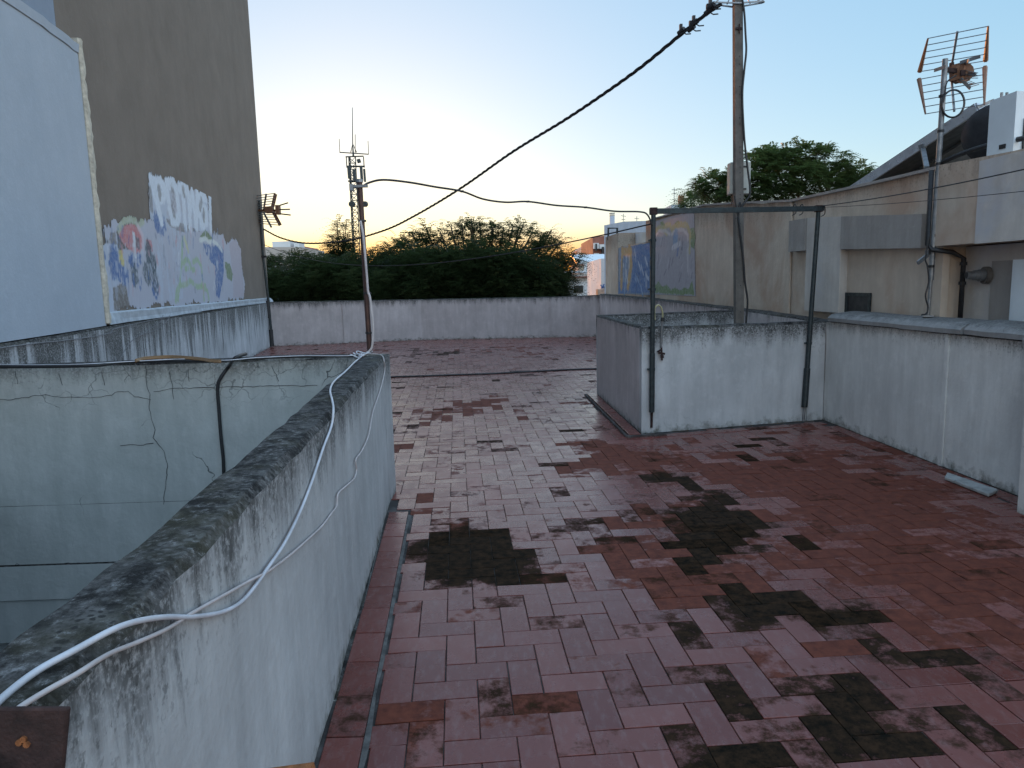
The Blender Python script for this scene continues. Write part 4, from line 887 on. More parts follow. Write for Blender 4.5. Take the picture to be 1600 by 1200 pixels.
# ------------------------------------------------------------------ brown steel pole at the parapet corner
bp = empty('brown_pole', (-1.15, 6.0, 0), 'leaning brown steel pole strapped behind the corner of the lichen-topped parapet', 'pole')
ba, bt = D(578, 556, YB), D(562, 285, YB); bb_ = ba-(bt-ba).normalized()*1.1
b = MB(); b.tube([bb_, ba, bt], .022, 12); b.build('shaft', M['steel_brown'], bp)
b = MB(); b.cyl(bt, bt+(bt-ba).normalized()*.025, .029, 12); c_ = D(561, 291, YB-.02); b.box(c_, (.14, .03, .02)); b.box(c_+Vector((-.06, 0, -.01)), (.03, .05, .05)); b.build('top_bracket', M['galv'], bp)
for x, y in ((574, 458), (577, 520), (566, 345)): b = MB(); b.cyl(D(x, y-1.5, YB), D(x, y+1.5, YB), .033, 12); b.build('tie', M['black'], bp)
b = MB(); b.tube(spline([D(x, y, YB-.045) for x, y in ((563, 345), (567, 365), (570, 395), (573, 430), (575, 455), (578, 465), (581, 490), (583, 510), (582, 535), (580, 545), (573, 552))], 6)+[G(566, 556, 1.17)], .010, 7)
tag(b.build('pole_drop_cable', M['cable_pink'], None, True), 'pale cable clipped down the right side of the brown pole', 'cable')
# ------------------------------------------------------------------ cables on the parapet
TOPZ = 1.175
def nfull(x, y, side): return PL(x, y, (-.998, 5.54), (-.65, 1.04), 0)
def oncap(x, y, r=.008): return G(x, y, 1.158+r)
def onface(x, y, r=.010):
    A_, B_ = (-.998, 5.54), (-.65, 1.04); p = PL(x, y, A_, B_, 0); q = PL(x, y, A_, B_, r+.006)
    q2 = PL(x, y, A_, B_, -(r+.006)); return q if q.x*1 - p.x > q2.x - p.x and q.y < p.y+.2 else q2
def facept(x, y, r):
    # plane through the real (bent) outer face
    best = None
    for (a, b_) in zip(FO, FO[1:]):
        d2 = Vector((b_.y-a.y, -(b_.x-a.x))).normalized()
        if d2.x < 0: d2 = -d2
        a2, b2_ = a+d2*(r+.006), b_+d2*(r+.006); p = PL(x, y, a2, b2_)
        if b_.y-.001 <= p.y <= a.y+.15: return p
    return p
w1 = [('t', 566, 556), ('t', 553, 567), ('t', 540, 580), ('t', 522, 596), ('t', 516, 610), ('t', 519, 625), ('e', 521, 640), ('f', 518, 665), ('f', 505, 700), ('f', 490, 745), ('f', 470, 797), ('f', 445, 848), ('f', 418, 888), ('f', 397, 918), ('f', 375, 942), ('f', 345, 957), ('f', 300, 964), ('f', 262, 964), ('e', 222, 969), ('t', 180, 982), ('t', 120, 1014), ('t', 60, 1047), ('t', 10, 1085), ('t', -30, 1125)]
w2 = [('t', 566, 553), ('t', 585, 553), ('t', 596, 555), ('f', 600, 563), ('f', 601, 580), ('f', 594, 610), ('f', 583, 643), ('f', 576, 680), ('f', 565, 705), ('f', 556, 718), ('f', 557, 735), ('f', 553, 748), ('f', 540, 760), ('f', 528, 772), ('f', 526, 790), ('f', 518, 802), ('f', 503, 822), ('f', 484, 840), ('f', 456, 865), ('f', 420, 892), ('f', 395, 905), ('f', 350, 930), ('f', 300, 958), ('f', 262, 982), ('f', 216, 1003), ('f', 170, 1022), ('e', 120, 1053), ('t', 75, 1078), ('t', 30, 1106), ('t', -20, 1145)]
def wirepts(L, r):
    out = []
    for k, x, y in L:
        if k == 't': out.append(G(x, y, 1.162+r))
        elif k == 'e': p = facept(x, y, r); out.append(p)
        else: out.append(facept(x, y, r))
    return out
b = MB(); b.tube(spline(wirepts(w1, .0065), 7), .0053, 8); tag(b.build('white_cable', M['cable_white'], None, True), 'white cable, the thicker one, lying along and over the mossy parapet beside the camera', 'cable')
b = MB(); b.tube(spline(wirepts(w2, .0055), 7), .0041, 8); tag(b.build('wavy_cable', M['cable_pink'], None, True), 'thinner kinked pinkish cable hanging lower on the side of the near parapet', 'cable')
def cross(x, y, z=1.165): return G(x, y, z)
b = MB(); b.tube(spline([cross(x, y, 1.175) for x, y in ((-30, 573), (60, 573), (150, 571), (190, 566), (250, 564), (330, 564), (370, 561), (450, 557), (520, 556), (560, 556))], 8), .013, 7)
tag(b.build('black_cable', M['black'], None, True), 'thick black cable lying along the top of the far patio wall', 'cable')
b = MB(); b.tube(spline([cross(x, y, 1.187) for x, y in ((-30, 569), (60, 570), (130, 569), (200, 565), (290, 561), (350, 563), (400, 559), (470, 556), (535, 556), (556, 555))], 8), .0035, 7)
tag(b.build('grey_cable', M['cable_white'], None, True), 'thin white cable laid beside the black one on the patio wall', 'cable')
b = MB()
for k in range(4): b.tube(spline([cross(x, y+k*1.1, 1.19) for x, y in ((212, 562), (228, 558), (270, 556), (310, 559), (330, 562), (345, 563))], 6), .006, 6)
tag(b.build('cable_coil', M['cable_brown'], None, True), 'bundle of brown cables coiled flat on top of the patio wall', 'cable bundle')
wx = lambda x, y: PL(x, y, (-4.36, 5.66), (-1.235, 5.74))
b = MB(); b.tube(spline([cross(384, 553, 1.19), cross(368, 559, 1.20), wx(358, 572), wx(345, 590), wx(340, 606), wx(342, 640), wx(345, 680), wx(349, 720), wx(350, 760)], 8), .014, 8)
tag(b.build('hanging_hose', M['black'], None, True), 'black hose bent over the patio wall and hanging down inside', 'hose')
b = MB(); q = G(568, 556, 1.17)
for k in range(3):
    c_ = q+Vector((-.06+.03*k, .02*k, .005+.008*k)); b.tube([c_+Vector((math.cos(a)*(.045+.008*k), math.sin(a)*.06, .012*math.sin(a*2+k))) for a in np.linspace(0, 5.6, 22)], .0045, 6)
tag(b.build('cable_loop', M['cable_white'], None, True), 'small tangle of white cable at the foot of the brown pole', 'cable')
# wires drooping on the streaked left parapet
def onL(x, y, off=.02):
    best = None
    for a, b_ in zip(LPATH, LPATH[1:]):
        p = PL(x, y, (a.x+off, a.y), (b_.x+off, b_.y))
        if b_.y-.01 <= p.y <= a.y+.01: return p
    return p
b = MB()
for L in (((-10, 545), (60, 536), (110, 531), (170, 521), (185, 512), (260, 496), (330, 484), (400, 474), (424, 470)), ((265, 493), (262, 500), (245, 515), (215, 526), (200, 540), (188, 560)), ((255, 492), (250, 503), (225, 520), (212, 528)), ((424, 470), (432, 474), (430, 471))):
    b.tube(spline([onL(*p) for p in L], 6), .0045, 6)
tag(b.build('wall_wires', M['wire_grey'], None, True), 'thin wires stapled along and drooping down the streaked left parapet', 'wires')
# hose across the floor
b = MB(); b.tube(spline([G(x, y, .016) for x, y in ((585, 589.5), (640, 588), (700, 586), (760, 584), (800, 582), (850, 579.5), (900, 577), (945, 576))], 6), .016, 7)
tag(b.build('floor_pipe', M['black'], None, True), 'black pipe lying straight across the terrace tiles in the middle distance', 'pipe')
# cement slab by the right wall
b = MB(); P4 = [G(1480, 738, .03), G(1560, 765, .03), G(1545, 772, .03), G(1476, 745, .03)]; b.prism([p-Vector((0, 0, .025)) for p in P4], (0, 0, .028)); o = b.build('cement_slab', M['cement']); o.modifiers.new('b', 'BEVEL').width = .006
tag(o, 'small flat cement slab lying at the foot of the right parapet', 'slab')
# rusty railing end beside the camera
rr_ = empty('rusty_railing', (-.6, .8, 0), 'dark rusty steel railing post at the bottom left corner', 'railing')
Yr = .80; c00 = D(-60, 1108, Yr); c10 = D(106, 1108, Yr); c11 = D(92, 1260, Yr); c01 = D(-60, 1260, Yr)
b = MB(); b.prism([c00, c10, c11, c01], (0, .008, 0)); o = b.build('end_plate', M['rust'], rr_); o.modifiers.new('b', 'BEVEL').width = .002
b = MB(); 
for x, y in ((30, 1160), (42, 1163), (37, 1155)): p = D(x, y, Yr-.001); b.cyl(p+Vector((0, -.002, 0)), p+Vector((0, .002, 0)), .004, 9)
b.build('rust_spot', M['rust_orange'], rr_)
p0r = D(100, 1262, .78); p1r = D(488, 1211, .74)
b = MB(); b.bar(p0r, p1r, .02, .018); b.build('top_rail', M['rust_orange'], rr_)
b = MB(); b.bar((p0r.x+.02, p0r.y, 0), (p0r.x+.02, p0r.y, p0r.z-.012), .03); b.bar((p1r.x-.03, p1r.y, 0), (p1r.x-.03, p1r.y, p1r.z-.012), .025); b.build('post', M['rust'], rr_)
# ------------------------------------------------------------------ right roof antenna
ra = empty('roof_antenna', D(1449, 492, 6.95), 'large grid television antenna with orange end caps on grey mast at right', 'antenna')
YA = 6.9
ma, mbm, mc = D(1450, 492, YA), D(1457, 408, YA), D(1477, 92, YA)
b = MB(); b.tube([ma-Vector((0, 0, .02)), ma, mbm.lerp(ma, .3)], .016, 10); b.tube([mbm.lerp(ma, .35), mc], .024, 12); b.build('mast', M['galv'], ra)
for x, y in ((1455, 416), (1461, 368), (1470, 205), (1472, 150), (1466, 256)): b = MB(); b.cyl(D(x, y-2, YA), D(x, y+2, YA), .029, 10); b.build('clamp', M['black'], ra)
b = MB(); b.bar(D(1434, 411, YA-.05), D(1450, 398, YA-.02), .02, .035); b.build('bracket_arm', M['galv'], ra); b = MB(); b.bar(D(1448, 395, YA), D(1464, 391, YA+.15), .03, .04); b.build('wall_bracket', M['galv'], ra); b = MB(); b.bar(D(1450, 494, YA-.12), D(1452, 493, YA+.12), .10, .012); b.build('base_plate', M['galv'], ra)
b = MB(); b.tube(spline([D(x, y, YA-.04) for x, y in ((1452, 370), (1449, 385), (1446, 405), (1449, 416), (1451, 440), (1446, 462), (1450, 480), (1447, 490), (1440, 492))], 6), .007, 6); b.build('mast_cable', M['black'], ra)
def refl(c, nrod, par):
    # c: four corner points tl,tr,br,bl
    tl, tr, br, bl = c; b = MB()
    for k in range(nrod):
        t = k/(nrod-1); b.tube([tl.lerp(bl, t), tr.lerp(br, t)], .0042, 6)
    b.build('reflector_rods', M['galv'], par)
    for p, q, s in ((tl, bl, 1), (tr, br, 1)):
        n = (tr-tl).normalized(); e = MB(); w0, w1 = (.008, .022)
        e.tube([p, q], [w0, w1] if (p.z > q.z) == (tl is c[0]) and par['_up'] else [w1, w0], 6); e.build('end_cap', M['orange'], par)
ru = [D(1450, 60, 7.0), D(1544, 41, 6.7), D(1540, 95, 6.95), D(1437, 112, 7.25)]
rl = [D(1436, 124, 7.25), D(1539, 105, 6.95), D(1538, 163, 6.7), D(1446, 178, 7.0)]
ra['_up'] = True; refl(ru, 6, ra); ra['_up'] = False; refl(rl, 6, ra); del ra['_up']
b = MB(); b.bar(D(1496, 49, 6.86), D(1488, 98, 7.05), .018, .014); b.build('reflector_arm', M['galv'], ra); b = MB(); b.bar(D(1487, 126, 7.05), D(1491, 174, 6.86), .018, .014); b.build('reflector_arm', M['galv'], ra)
bd = D(1500, 114, 7.0)
b = MB(); b.bar(D(1474, 109, 6.93), D(1505, 112, 7.02), .03, .04); b.bar(D(1487, 98, 7.05), D(1487, 126, 7.05), .03); b.build('boom', M['rust'], ra)
b = MB(); b.box(bd, (.10, .12, .15), rz=.5, ry=.15); b.cyl(bd+Vector((.0, -.05, -.01)), bd+Vector((.05, .03, 0)), .085, 14); o = b.build('dipole_box', M['orange'], ra)
b = MB(); b.box(bd+Vector((-.02, -.075, -.02)), (.04, .02, .05)); b.build('label_plate', M['rust'], o)
for a_, c_ in (((1500, 98), (1532, 88)), ((1500, 122), (1516, 138)), ((1460, 110), (1478, 104)), ((1511, 115), (1525, 117)), ((1508, 100), (1514, 94))):
    b = MB(); b.bar(D(*a_, 6.95), D(*c_, 6.8), .008, .03); b.build('director_blade', M['galv'], ra)
for k in range(6): b = MB(); b.tube([D(1498+k*3.5, 128+k*1.6, 7.0), D(1512+k*3.5, 124+k*1.6, 6.75)], .0035, 5); b.build('director_rod', M['galv'], ra)
for k in range(3): b = MB(); b.tube([D(1508, 110+k*6, 6.95), D(1528, 114+k*4, 6.75)], .0035, 5); b.build('director_rod', M['galv'], ra)
b = MB()
for k in range(3): cc = D(1489, 162, 6.84+.015*k); b.tube([cc+Vector((math.cos(a)*(.10+.004*k), 0, math.sin(a)*(.118+.003*k))) for a in np.linspace(0, 2*math.pi, 33)[:-1]], .006, 6, closed=True)
b.tube(spline([D(1494, 118, 6.9), D(1480, 128, 6.86), D(1476, 150, 6.86), D(1474, 160, 6.86)], 6), .006, 6); b.build('coiled_cable', M['black'], ra)
# ------------------------------------------------------------------ left corner antenna
YL = 21.6
la = empty('corner_antenna', D(425, 540, YL), 'small television antenna with orange arms on a thin pole at the brown block corner', 'antenna')
b = MB(); b.tube([D(425.5, 541, YL), D(420, 475, YL), D(411, 400, YL), D(405, 314, YL)], [.04, .04, .035, .035], 8); b.build('mast', M['steel_dark'], la)
b = MB()
b.tube([D(425, 541, YL), D(423, 515, YL)], .065, 8); b.build('sleeve', M['black'], la); b = MB(); b.tube([D(420.5, 497, YL), D(418, 470, YL)], .055, 8); b.build('sleeve', M['black'], la); b = MB(); b.box(D(412, 401, YL), (.16, .1, .06)); b.build('clamp', M['black'], la)
M['dull_orange'] = simple('faded orange plastic', (.16, .075, .04), .6, 0, .3, 9, .1)
for a_, c_ in (((396, 327), (400, 306)), ((395, 332), (406, 349)), ((426, 323), (430.5, 303)), ((427, 331), (438, 352))): b = MB(); b.bar(D(*a_, YL), D(*c_, YL), .05, .09); b.build('reflector_cap', M['dull_orange'], la)
b = MB()
for k in range(6):
    t = k/5; b.tube([D(400-4*t, 306+20*t, YL-.1), D(430.5-4*t, 302+20*t, YL-.3)], .012, 5); b.tube([D(396+10*t, 332+17*t, YL-.1), D(427+11*t, 331+21*t, YL-.3)], .012, 5)
b.tube([D(412, 328, YL), D(416, 303, YL-.2)], .03, 6); b.tube([D(412, 332, YL), D(424, 355, YL-.2)], .03, 6)
b.build('reflector_rods', M['galv'], la)
b = MB(); b.box(D(421, 328, YL-.2), (.22, .2, .18)); b.box(D(434.5, 328, YL-.2), (.10, .2, .26)); b.bar(D(404, 329, YL), D(436, 329, YL-.2), .06); b.build('dipole_box', M['dull_orange'], la)
for a_, c_ in (((437, 321), (450, 317)), ((437, 327.5), (453, 327)), ((437, 334), (454, 336))): b = MB(); b.tube([D(*a_, YL-.2), D(*c_, YL-.3)], .02, 5); b.build('director_rod', M['steel_dark'], la)
# ------------------------------------------------------------------ far radio mast
YM = 70
ct_ = empty('radio_mast', D(556, 470, YM), 'tall distant lattice radio mast with whip aerials behind the trees', 'radio mast')
b = MB(); zt_, zb_ = D(549, 245, YM), D(559, 480, YM); ww = .42
base_ = Vector((zb_.x, YM, -9)); top_ = Vector((zt_.x, YM, zt_.z)); legs = []
for k in range(3):
    a = k*2.094+.4; o0 = Vector((math.cos(a), math.sin(a), 0)); legs.append((base_+o0*ww*1.0, top_+o0*ww*.9)); b.tube([legs[-1][0], legs[-1][1]], .055, 5)
nb = 40
for i in range(nb):
    for k in range(3):
        p, q = legs[k], legs[(k+1) % 3]; b.tube([p[0].lerp(p[1], i/nb), q[0].lerp(q[1], (i+1)/nb)], .03, 4); b.tube([p[0].lerp(p[1], i/nb), q[0].lerp(q[1], i/nb)], .025, 4)
b.build('lattice', M['steel_dark'], ct_)
b = MB(); b.tube([D(552, 244, YM), D(551, 225, YM), D(550.5, 168, YM)], [.1, .05, .03], 5); b.tube([D(531, 238, YM), D(576, 241, YM)], .05, 4); b.tube([D(530, 217, YM), D(531, 239, YM)], .03, 4); b.tube([D(575, 220, YM), D(576, 241, YM)], .03, 4); b.tube([D(555, 210, YM), D(555, 240, YM)], .03, 4)
b.tube([D(541, 245, YM), D(542, 262, YM)], .05, 4); b.tube([D(568, 245, YM), D(569, 262, YM)], .05, 4); b.tube([D(540, 245, YM), D(568, 244, YM)], .06, 4); b.tube([D(548, 238, YM), D(551, 224, YM), D(557, 238, YM)], .05, 4)
b.build('whip_aerial', M['steel_dark'], ct_)
for x, y0, y1, w in ((545, 259, 279, .28), (553, 265, 283, .25), (564, 259, 282, .22), (569, 264, 284, .16), (560, 249, 254, .4)):
    b = MB(); p = D(x, y0, YM-.6); q = D(x+1.5, y1, YM-.6); b.bar(p, q, w, .3); b.build('panel_aerial', M['steel_dark'], ct_)
for x0_, x1_, y_ in ((542, 570, 260), (544, 566, 283)): b = MB(); b.tube([D(x0_, y_, YM), D(x1_, y_, YM)], .08, 4); b.build('cross_bar', M['steel_dark'], ct_)
for x in (549, 569): b = MB(); b.cyl(D(x, 319, YM-.6), D(x+2, 319, YM-.2), .28, 10); b.build('dish', M['steel_dark'], ct_)
# ------------------------------------------------------------------ distant buildings
def block(name, label, px0, px1, ytop, Y, dep, m, cat='building', ytop1=None):
    e = empty(name, D((px0+px1)/2, ytop, Y), label, cat); e.location.z = -9
    a, c_ = D(px0, ytop, Y), D(px1, ytop1 or ytop, Y); b = MB()
    b.prism([(a.x, Y, -9), (c_.x, Y, -9), (c_.x, Y, c_.z), (a.x, Y, a.z)], (0, dep, 0)); b.build('wall', m, e); return e
def wind(e, lst, Y, m=None, name='window', dep=.12):
    for x0, y0, x1, y1 in lst:
        a, c_ = D(x0, y1, Y), D(x1, y0, Y); b = MB(); b.box(((a.x+c_.x)/2, Y+.0, (a.z+c_.z)/2), (c_.x-a.x, dep, c_.z-a.z)); b.build(name, m or M['dark'], e)
e = block('white_house', 'low white house with dark roof edge and square windows right of the tree', 868, 938, 428, 48, 9, M['farwhite'])
wind(e, ((884, 446, 887, 459), (897, 446, 911, 457), (923, 445, 937, 457)), 47.97)
wind(e, ((866, 431, 939, 435),), 47.9, M['brick'], 'roof_edge', .5)
b = MB(); p = D(866, 428, 48); q = D(940, 424, 48); b.box(((p.x+q.x)/2, 50, p.z+.1), (q.x-p.x, 4.5, .12)); b.build('awning', M['whitemetal'], e)
e = block('salmon_house', 'salmon house with light sheet roof and wide openings behind the white house', 903, 938, 414, 56, 8, M['pinkroom'])
wind(e, ((906, 416, 917, 424), (920, 416, 926, 424), (928, 416, 934, 424)), 55.97, M['cream'])
b = MB(); p = D(902, 411, 55); q = D(936, 404, 60); b.prism([(p.x, 55, p.z-.1), (q.x+.5, 55, p.z-.1), (q.x+.5, 61, q.z+.2), (p.x, 61, q.z+.2)], (0, 0, .2)); b.build('roof', M['whitemetal'], e)
b = MB(); b.tube([D(905, 411, 54.5), D(915, 409, 54.5), D(915, 428, 54.5), D(914, 428, 54.5)], .12, 6); b.build('drain_pipe', M['farwhite'], e)
e = block('brick_apartment_block', 'red brick apartment block with balconies far behind the pale blue house', 926, 946, 371, 75, 12, M['brick'], 'apartment block', 368)
wind(e, ((927, 380, 935, 389), (936, 382, 945, 389), (928, 396, 935, 403), (937, 397, 945, 404)), 74.9, M['farwhite'], 'balcony', .9)
wind(e, ((930, 381, 932, 392), (940, 386, 943, 396), (930, 398, 932, 410), (938, 405, 941, 411)), 74.6, M['dark'], 'window', .9)
e = block('grey_apartment_block', 'small grey flat-roofed block on the skyline left of the brick block', 914, 927, 383, 90, 10, M['tan'], 'apartment block'); wind(e, ((920, 387, 925, 390), (921, 394, 924, 398)), 89.95)
e = block('brown_roofed_house', 'tiny brown house on the skyline at the right end of the tree', 902, 915, 391, 100, 10, M['brick'], 'house')
b = MB(); p = D(902, 391, 100); q = D(915, 391, 100); b.prism([(p.x, 99.8, p.z), (q.x, 99.8, q.z), ((p.x+q.x)/2, 99.8, q.z+.5)], (0, 9, 0)); b.build('roof', M['tan'], e)
# pale blue house with chimney
e = empty('pale_blue_house', (5.5, 28, -9), 'pale blue house with square chimney rising behind the painted walls', 'house')
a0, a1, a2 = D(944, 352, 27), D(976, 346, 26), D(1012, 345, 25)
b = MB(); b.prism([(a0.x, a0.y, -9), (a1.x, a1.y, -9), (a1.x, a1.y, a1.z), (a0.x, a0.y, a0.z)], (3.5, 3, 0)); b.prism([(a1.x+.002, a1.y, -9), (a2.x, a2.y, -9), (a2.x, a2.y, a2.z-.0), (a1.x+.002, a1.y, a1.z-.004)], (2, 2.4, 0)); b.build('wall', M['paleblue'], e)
c_ = D(956.5, 351, 27.8); b = MB(); b.box((c_.x, c_.y, c_.z+.10), (.17, .17, .42)); b.build('chimney', M['paleblue'], e)
b = MB(); b.box((c_.x, c_.y, c_.z+.345), (.17, .17, .06)); b.box((c_.x, c_.y, c_.z+.42), (.19, .19, .035)); b.build('chimney_cap', M['cream'], e)
b = MB(); c_ = D(938, 440, 40); b.box((c_.x+1.6, 40, c_.z-8), (3.0, 5, 20)); 
e2 = empty('narrow_white_building', (c_.x, 40, -9), 'narrow white building strip with blue scrawl beside the end pillar', 'building')
b = MB(); p, q = D(939, 404, 34), D(948, 404, 34); b.prism([(p.x, 34, -9), (q.x, 34, -9), (q.x, 34, q.z), (p.x, 34, p.z)], (0, 6, 0)); b.build('wall', M['farwhite'], e2)
b = MB()
for L in (((938.5, 445), (941, 449), (944, 444)), ((939.5, 450), (944, 448), (945.5, 451))): b.tube([D(x, y, 33.97) for x, y in L], .03, 4)
b.build('scrawl', simple('blue spray', (.05, .14, .35)), e2)
e = empty('yellow_kerb_wall', D(939, 456, 30), 'small yellowish wall stub at the right end of the back parapet', 'wall'); b = MB(); p, q = D(934, 452, 30), D(946, 452, 30); b.box(((p.x+q.x)/2, 30.3, p.z-4), (q.x-p.x, .6, 8)); b.build('wall', M['cream'], e)
# roof structure and aerials behind the bar
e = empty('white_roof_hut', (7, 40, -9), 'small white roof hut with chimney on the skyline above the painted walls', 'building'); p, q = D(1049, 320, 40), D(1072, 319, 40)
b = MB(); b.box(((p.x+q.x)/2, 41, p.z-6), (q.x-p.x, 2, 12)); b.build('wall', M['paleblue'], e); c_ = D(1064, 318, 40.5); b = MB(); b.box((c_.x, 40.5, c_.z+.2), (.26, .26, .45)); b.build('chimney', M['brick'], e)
for i, (x, y0, y1, Y, lab) in enumerate(((1053.5, 318, 293, 42, 'thin roof aerial above the small white roof hut'), (974, 348, 334, 45, 'thin aerial on the pale blue house, left of two'), (995, 346, 338, 45, 'short aerial on the pale blue house, right of two'), (1504, 262, 230, 20, 'pair of thin aerials seen through the gap below the dark tank'))):
    b = MB(); b.tube([D(x, y0+40, Y), D(x, y0, Y), D(x, y1, Y)], .02, 5); b.tube([D(x-4, y1+3, Y), D(x+4, y1+4, Y)], .015, 4); b.tube([D(x-3, y1+9, Y), D(x+3, y1+9, Y)], .015, 4); tag(b.build('roof_aerial', M['galv']), lab, 'aerial', 'thin roof aerials on the skyline')
# left distance
e = block('stepped_apartment_block', 'long beige apartment block with stepped roof on the skyline left of the trees', 405, 470, 386, 110, 14, M['tan'], 'apartment block')
wind(e, ((430, 400, 440, 407), (448, 400, 456, 407)), 109.9)
b = MB(); p, q = D(424, 385, 111), D(452, 385, 111); b.box(((p.x+q.x)/2, 113, p.z+.1), (q.x-p.x, 3, 1.3)); p, q = D(458, 385, 111), D(466, 385, 111); b.box(((p.x+q.x)/2, 113, p.z+.2), (q.x-p.x, 3, .9)); b.build('roof_room', M['farwhite'], e)
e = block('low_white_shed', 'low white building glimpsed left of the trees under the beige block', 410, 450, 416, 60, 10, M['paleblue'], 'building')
e = block('skyline_house', 'small brown roofed house on the skyline behind the upright tree', 466, 482, 393, 120, 8, M['tan'], 'house')
b = MB(); p, q = D(464, 393, 119.5), D(484, 393, 119.5); b.prism([(p.x, 119.5, p.z), (q.x, 119.5, q.z), ((p.x+q.x)/2, 119.5, q.z+.9)], (0, 9, 0)); b.build('roof', M['brick'], e)
# ------------------------------------------------------------------ the building under the terrace
tag(MB().prism([(-7.6, 23.2, -9), (-2.85, 23.26, -9), (3.05, 22.72, -9), (3.9, 8.5, -9), (4.1, -1, -9), (-2.7, -1, -9)][:1]+[(-2.85, 23.24, -9), (3.05, 22.72, -9), (3.2, 20, -9), (-6.9, 20, -9)], (0, 0, 8.97)).build('building_body', M['beigegrey']), kind='structure')
# ------------------------------------------------------------------ trees
def tree(name, label, base, clusters, mat, nf, leaf, trunk_r=.16, group=None, cat='tree', fl=.72, up=.25):
    e = empty(name, base, label, cat, group); b = MB(); base = Vector(base)
    cs = [(D(x, y, Y), r) for x, y, Y, r in clusters]
    cen = sum((c for c, r in cs), Vector())/len(cs); fork = Vector((base.x*.6+cen.x*.4, base.y*.6+cen.y*.4, base.z+(min(c.z for c, r in cs)-base.z)*.75))
    b.tube(spline([base, base.lerp(fork, .5)+Vector((.1, .05, 0)), fork], 6), [trunk_r*(1.25-.5*i/12) for i in range(13)], 9); b.build('trunk', M['bark'], e)
    lb = MB()
    for c, r in cs:
        mid = fork.lerp(c, .5)+Vector((random.uniform(-.2, .2), random.uniform(-.2, .2), .2)); P_ = spline([fork, mid, c-Vector((0, 0, r*.3)), c+(c-fork).normalized()*r*.1], 4)
        lb.tube(P_, [trunk_r*.32*(1-i/len(P_)*.9) for i in range(len(P_))], 6)
        for k in range(5 if r > .6 else 0):
            d = Vector((random.gauss(0, 1), random.gauss(0, 1), random.gauss(.3, .8))).normalized()*r*.85; lb.tube([c-d*.2, c+d*.5+Vector((0, 0, .05)), c+d], [trunk_r*.12, trunk_r*.08, .005], 4)
    lb.build('branches', M['bark'], e)
    vs, fs, tn = [], [], []; wt_ = [r*r*(2.2 if c.z < 2.3 and r > .85 else (.52 if c.z > 2.9 and fl > .4 else 1)) for c, r in cs]; tot = sum(r*r for c, r in cs)
    for (c, r), w_ in zip(cs, wt_):
        for k in range(int(nf*2.2*w_/tot)):
            d = np.random.default_rng(len(vs)+k+17).normal(size=3); d = Vector(d).normalized(); rad = r*random.uniform(.2, 1.0)**.55*(1+.55*mnoise.noise((c+d*r)*1.6/max(r, .5))+(.25 if random.random() < .12 else 0))
            p = c+Vector((d.x*rad, d.y*rad, d.z*rad*.85))
            if mnoise.noise(p*(1.9/max(r, .5))+Vector((3, 1, 2))) < (-.12 if r < .85 or c.z > 2.4 else -.5): continue
            out = Vector((d.x, d.y, d.z*.3+up)).normalized(); out = (out+Vector((random.gauss(0, .35), random.gauss(0, .35), random.gauss(0, .25)))).normalized()
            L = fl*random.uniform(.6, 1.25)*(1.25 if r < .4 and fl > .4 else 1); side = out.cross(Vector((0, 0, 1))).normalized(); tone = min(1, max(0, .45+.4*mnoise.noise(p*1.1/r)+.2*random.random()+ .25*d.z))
            npair = 7
            for j in range(npair):
                t = (j+.7)/npair; q = p+out*L*t-Vector((0, 0, .55*L*t*t)); w = leaf*1.5*(1.15-.6*t); dn_ = Vector((0, 0, -1))
                for s in (-1, 1):
                    tip = q+side*s*w*2.1+out*w*.8+dn_*w*random.uniform(.2, .9); m_ = out*w*.42
                    i = len(vs); mid = (q+tip)/2; vs += [tuple(q), tuple(mid+m_), tuple(tip), tuple(mid-m_)]; fs.append((i, i+1, i+2, i+3)); tn.append(tone)
    me = mesh('crown', vs, fs, mat, e); at = me.data.attributes.new('tone', 'FLOAT', 'FACE'); at.data.foreach_set('value', np.array(tn, dtype=np.float32)); return e
random.seed(11)
TA = [(x, y, Y, r) for x, y, Y, r in ((628, 404, 31, .9), (660, 392, 31.5, .9), (695, 392, 31.5, 1.), (735, 384, 32, 1.05), (775, 388, 32, 1.), (812, 392, 31.5, 1.), (848, 404, 31, .95), (872, 424, 30.5, .8), (890, 408, 30.5, .45),
    (610, 430, 30.5, .9), (650, 428, 29.5, 1.), (700, 430, 29, 1.1), (750, 426, 29, 1.1), (800, 430, 29, 1.1), (845, 440, 29.5, .9), (880, 448, 30, .55), (862, 455, 29, .7),
    (620, 462, 29, 1.), (670, 468, 28.5, 1.), (730, 470, 28.5, 1.1), (790, 470, 28.5, 1.1), (840, 476, 28.5, .9), (880, 470, 30, .5),
    (735, 356, 32, .3), (660, 368, 31.5, .28), (708, 366, 32, .35), (770, 362, 32, .35), (808, 362, 31.5, .35), (860, 382, 31, .3), (845, 374, 31, .25), (640, 380, 31, .3), (785, 366, 32, .3), (628, 380, 31.5, 0.22), (648, 370, 31.5, 0.23), (668, 360, 31.5, 0.24), (690, 366, 31.5, 0.25), (706, 358, 31.5, 0.23), (722, 354, 31.5, 0.25), (737, 348, 31.5, 0.16), (750, 352, 31.5, 0.21), (768, 360, 31.5, 0.25), (786, 360, 31.5, 0.22), (800, 358, 31.5, 0.25), (815, 357, 31.5, 0.17), (828, 368, 31.5, 0.21), (846, 370, 31.5, 0.18), (858, 364, 31.5, 0.21), (872, 380, 31.5, 0.22), (612, 393, 31.5, 0.16), (600, 404, 31.5, 0.18), (893, 400, 31.5, 0.19), (902, 410, 31.5, 0.25))]
tree('feathery_tree', 'wide dark feathery tree beyond the back parapet with the sunset glowing through it', D(745, 600, 31).to_tuple()[:2]+(-9,), TA, M['leaf_a'], 11500, .036, .26)
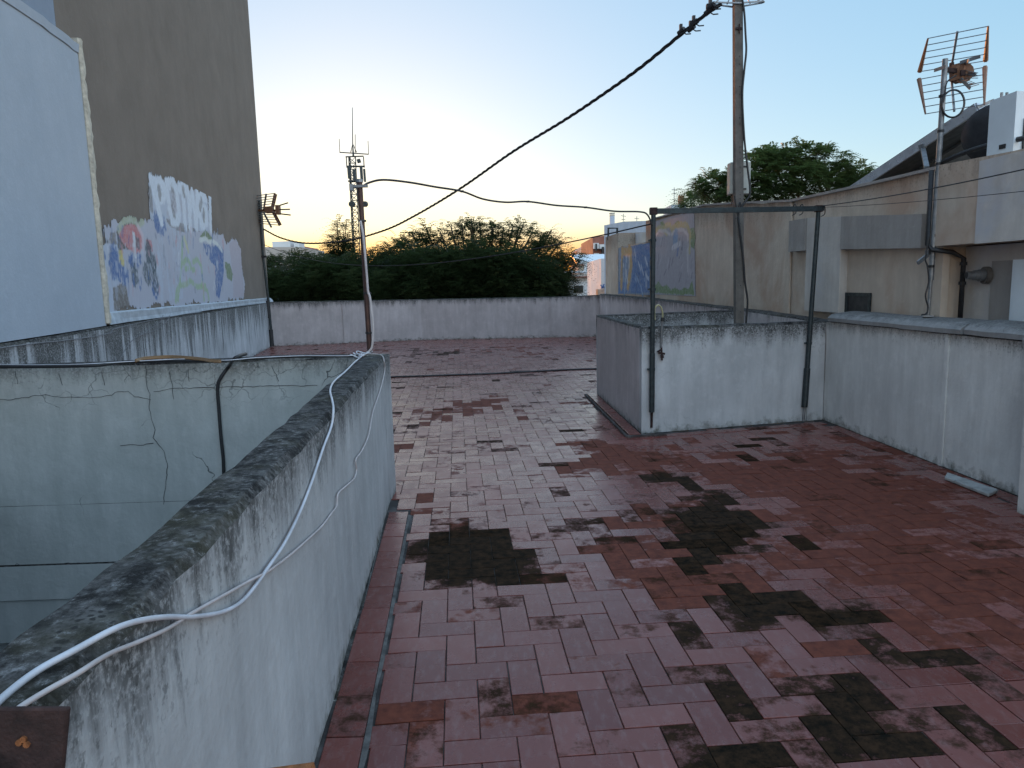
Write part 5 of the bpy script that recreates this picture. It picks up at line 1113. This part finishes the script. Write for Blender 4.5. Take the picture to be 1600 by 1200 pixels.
TB = [(425, 432, 31, .7), (455, 430, 30, .8), (485, 422, 30, .6), (500, 440, 29, .9), (550, 440, 29.5, .9), (590, 446, 29.5, .8), (440, 462, 28.5, .9), (490, 468, 28.5, 1.), (540, 468, 28.5, 1.), (590, 470, 28.5, .9), (470, 408, 31, .3), (575, 420, 31, .45), (600, 418, 31, .35), (432, 410, 31, .25)]
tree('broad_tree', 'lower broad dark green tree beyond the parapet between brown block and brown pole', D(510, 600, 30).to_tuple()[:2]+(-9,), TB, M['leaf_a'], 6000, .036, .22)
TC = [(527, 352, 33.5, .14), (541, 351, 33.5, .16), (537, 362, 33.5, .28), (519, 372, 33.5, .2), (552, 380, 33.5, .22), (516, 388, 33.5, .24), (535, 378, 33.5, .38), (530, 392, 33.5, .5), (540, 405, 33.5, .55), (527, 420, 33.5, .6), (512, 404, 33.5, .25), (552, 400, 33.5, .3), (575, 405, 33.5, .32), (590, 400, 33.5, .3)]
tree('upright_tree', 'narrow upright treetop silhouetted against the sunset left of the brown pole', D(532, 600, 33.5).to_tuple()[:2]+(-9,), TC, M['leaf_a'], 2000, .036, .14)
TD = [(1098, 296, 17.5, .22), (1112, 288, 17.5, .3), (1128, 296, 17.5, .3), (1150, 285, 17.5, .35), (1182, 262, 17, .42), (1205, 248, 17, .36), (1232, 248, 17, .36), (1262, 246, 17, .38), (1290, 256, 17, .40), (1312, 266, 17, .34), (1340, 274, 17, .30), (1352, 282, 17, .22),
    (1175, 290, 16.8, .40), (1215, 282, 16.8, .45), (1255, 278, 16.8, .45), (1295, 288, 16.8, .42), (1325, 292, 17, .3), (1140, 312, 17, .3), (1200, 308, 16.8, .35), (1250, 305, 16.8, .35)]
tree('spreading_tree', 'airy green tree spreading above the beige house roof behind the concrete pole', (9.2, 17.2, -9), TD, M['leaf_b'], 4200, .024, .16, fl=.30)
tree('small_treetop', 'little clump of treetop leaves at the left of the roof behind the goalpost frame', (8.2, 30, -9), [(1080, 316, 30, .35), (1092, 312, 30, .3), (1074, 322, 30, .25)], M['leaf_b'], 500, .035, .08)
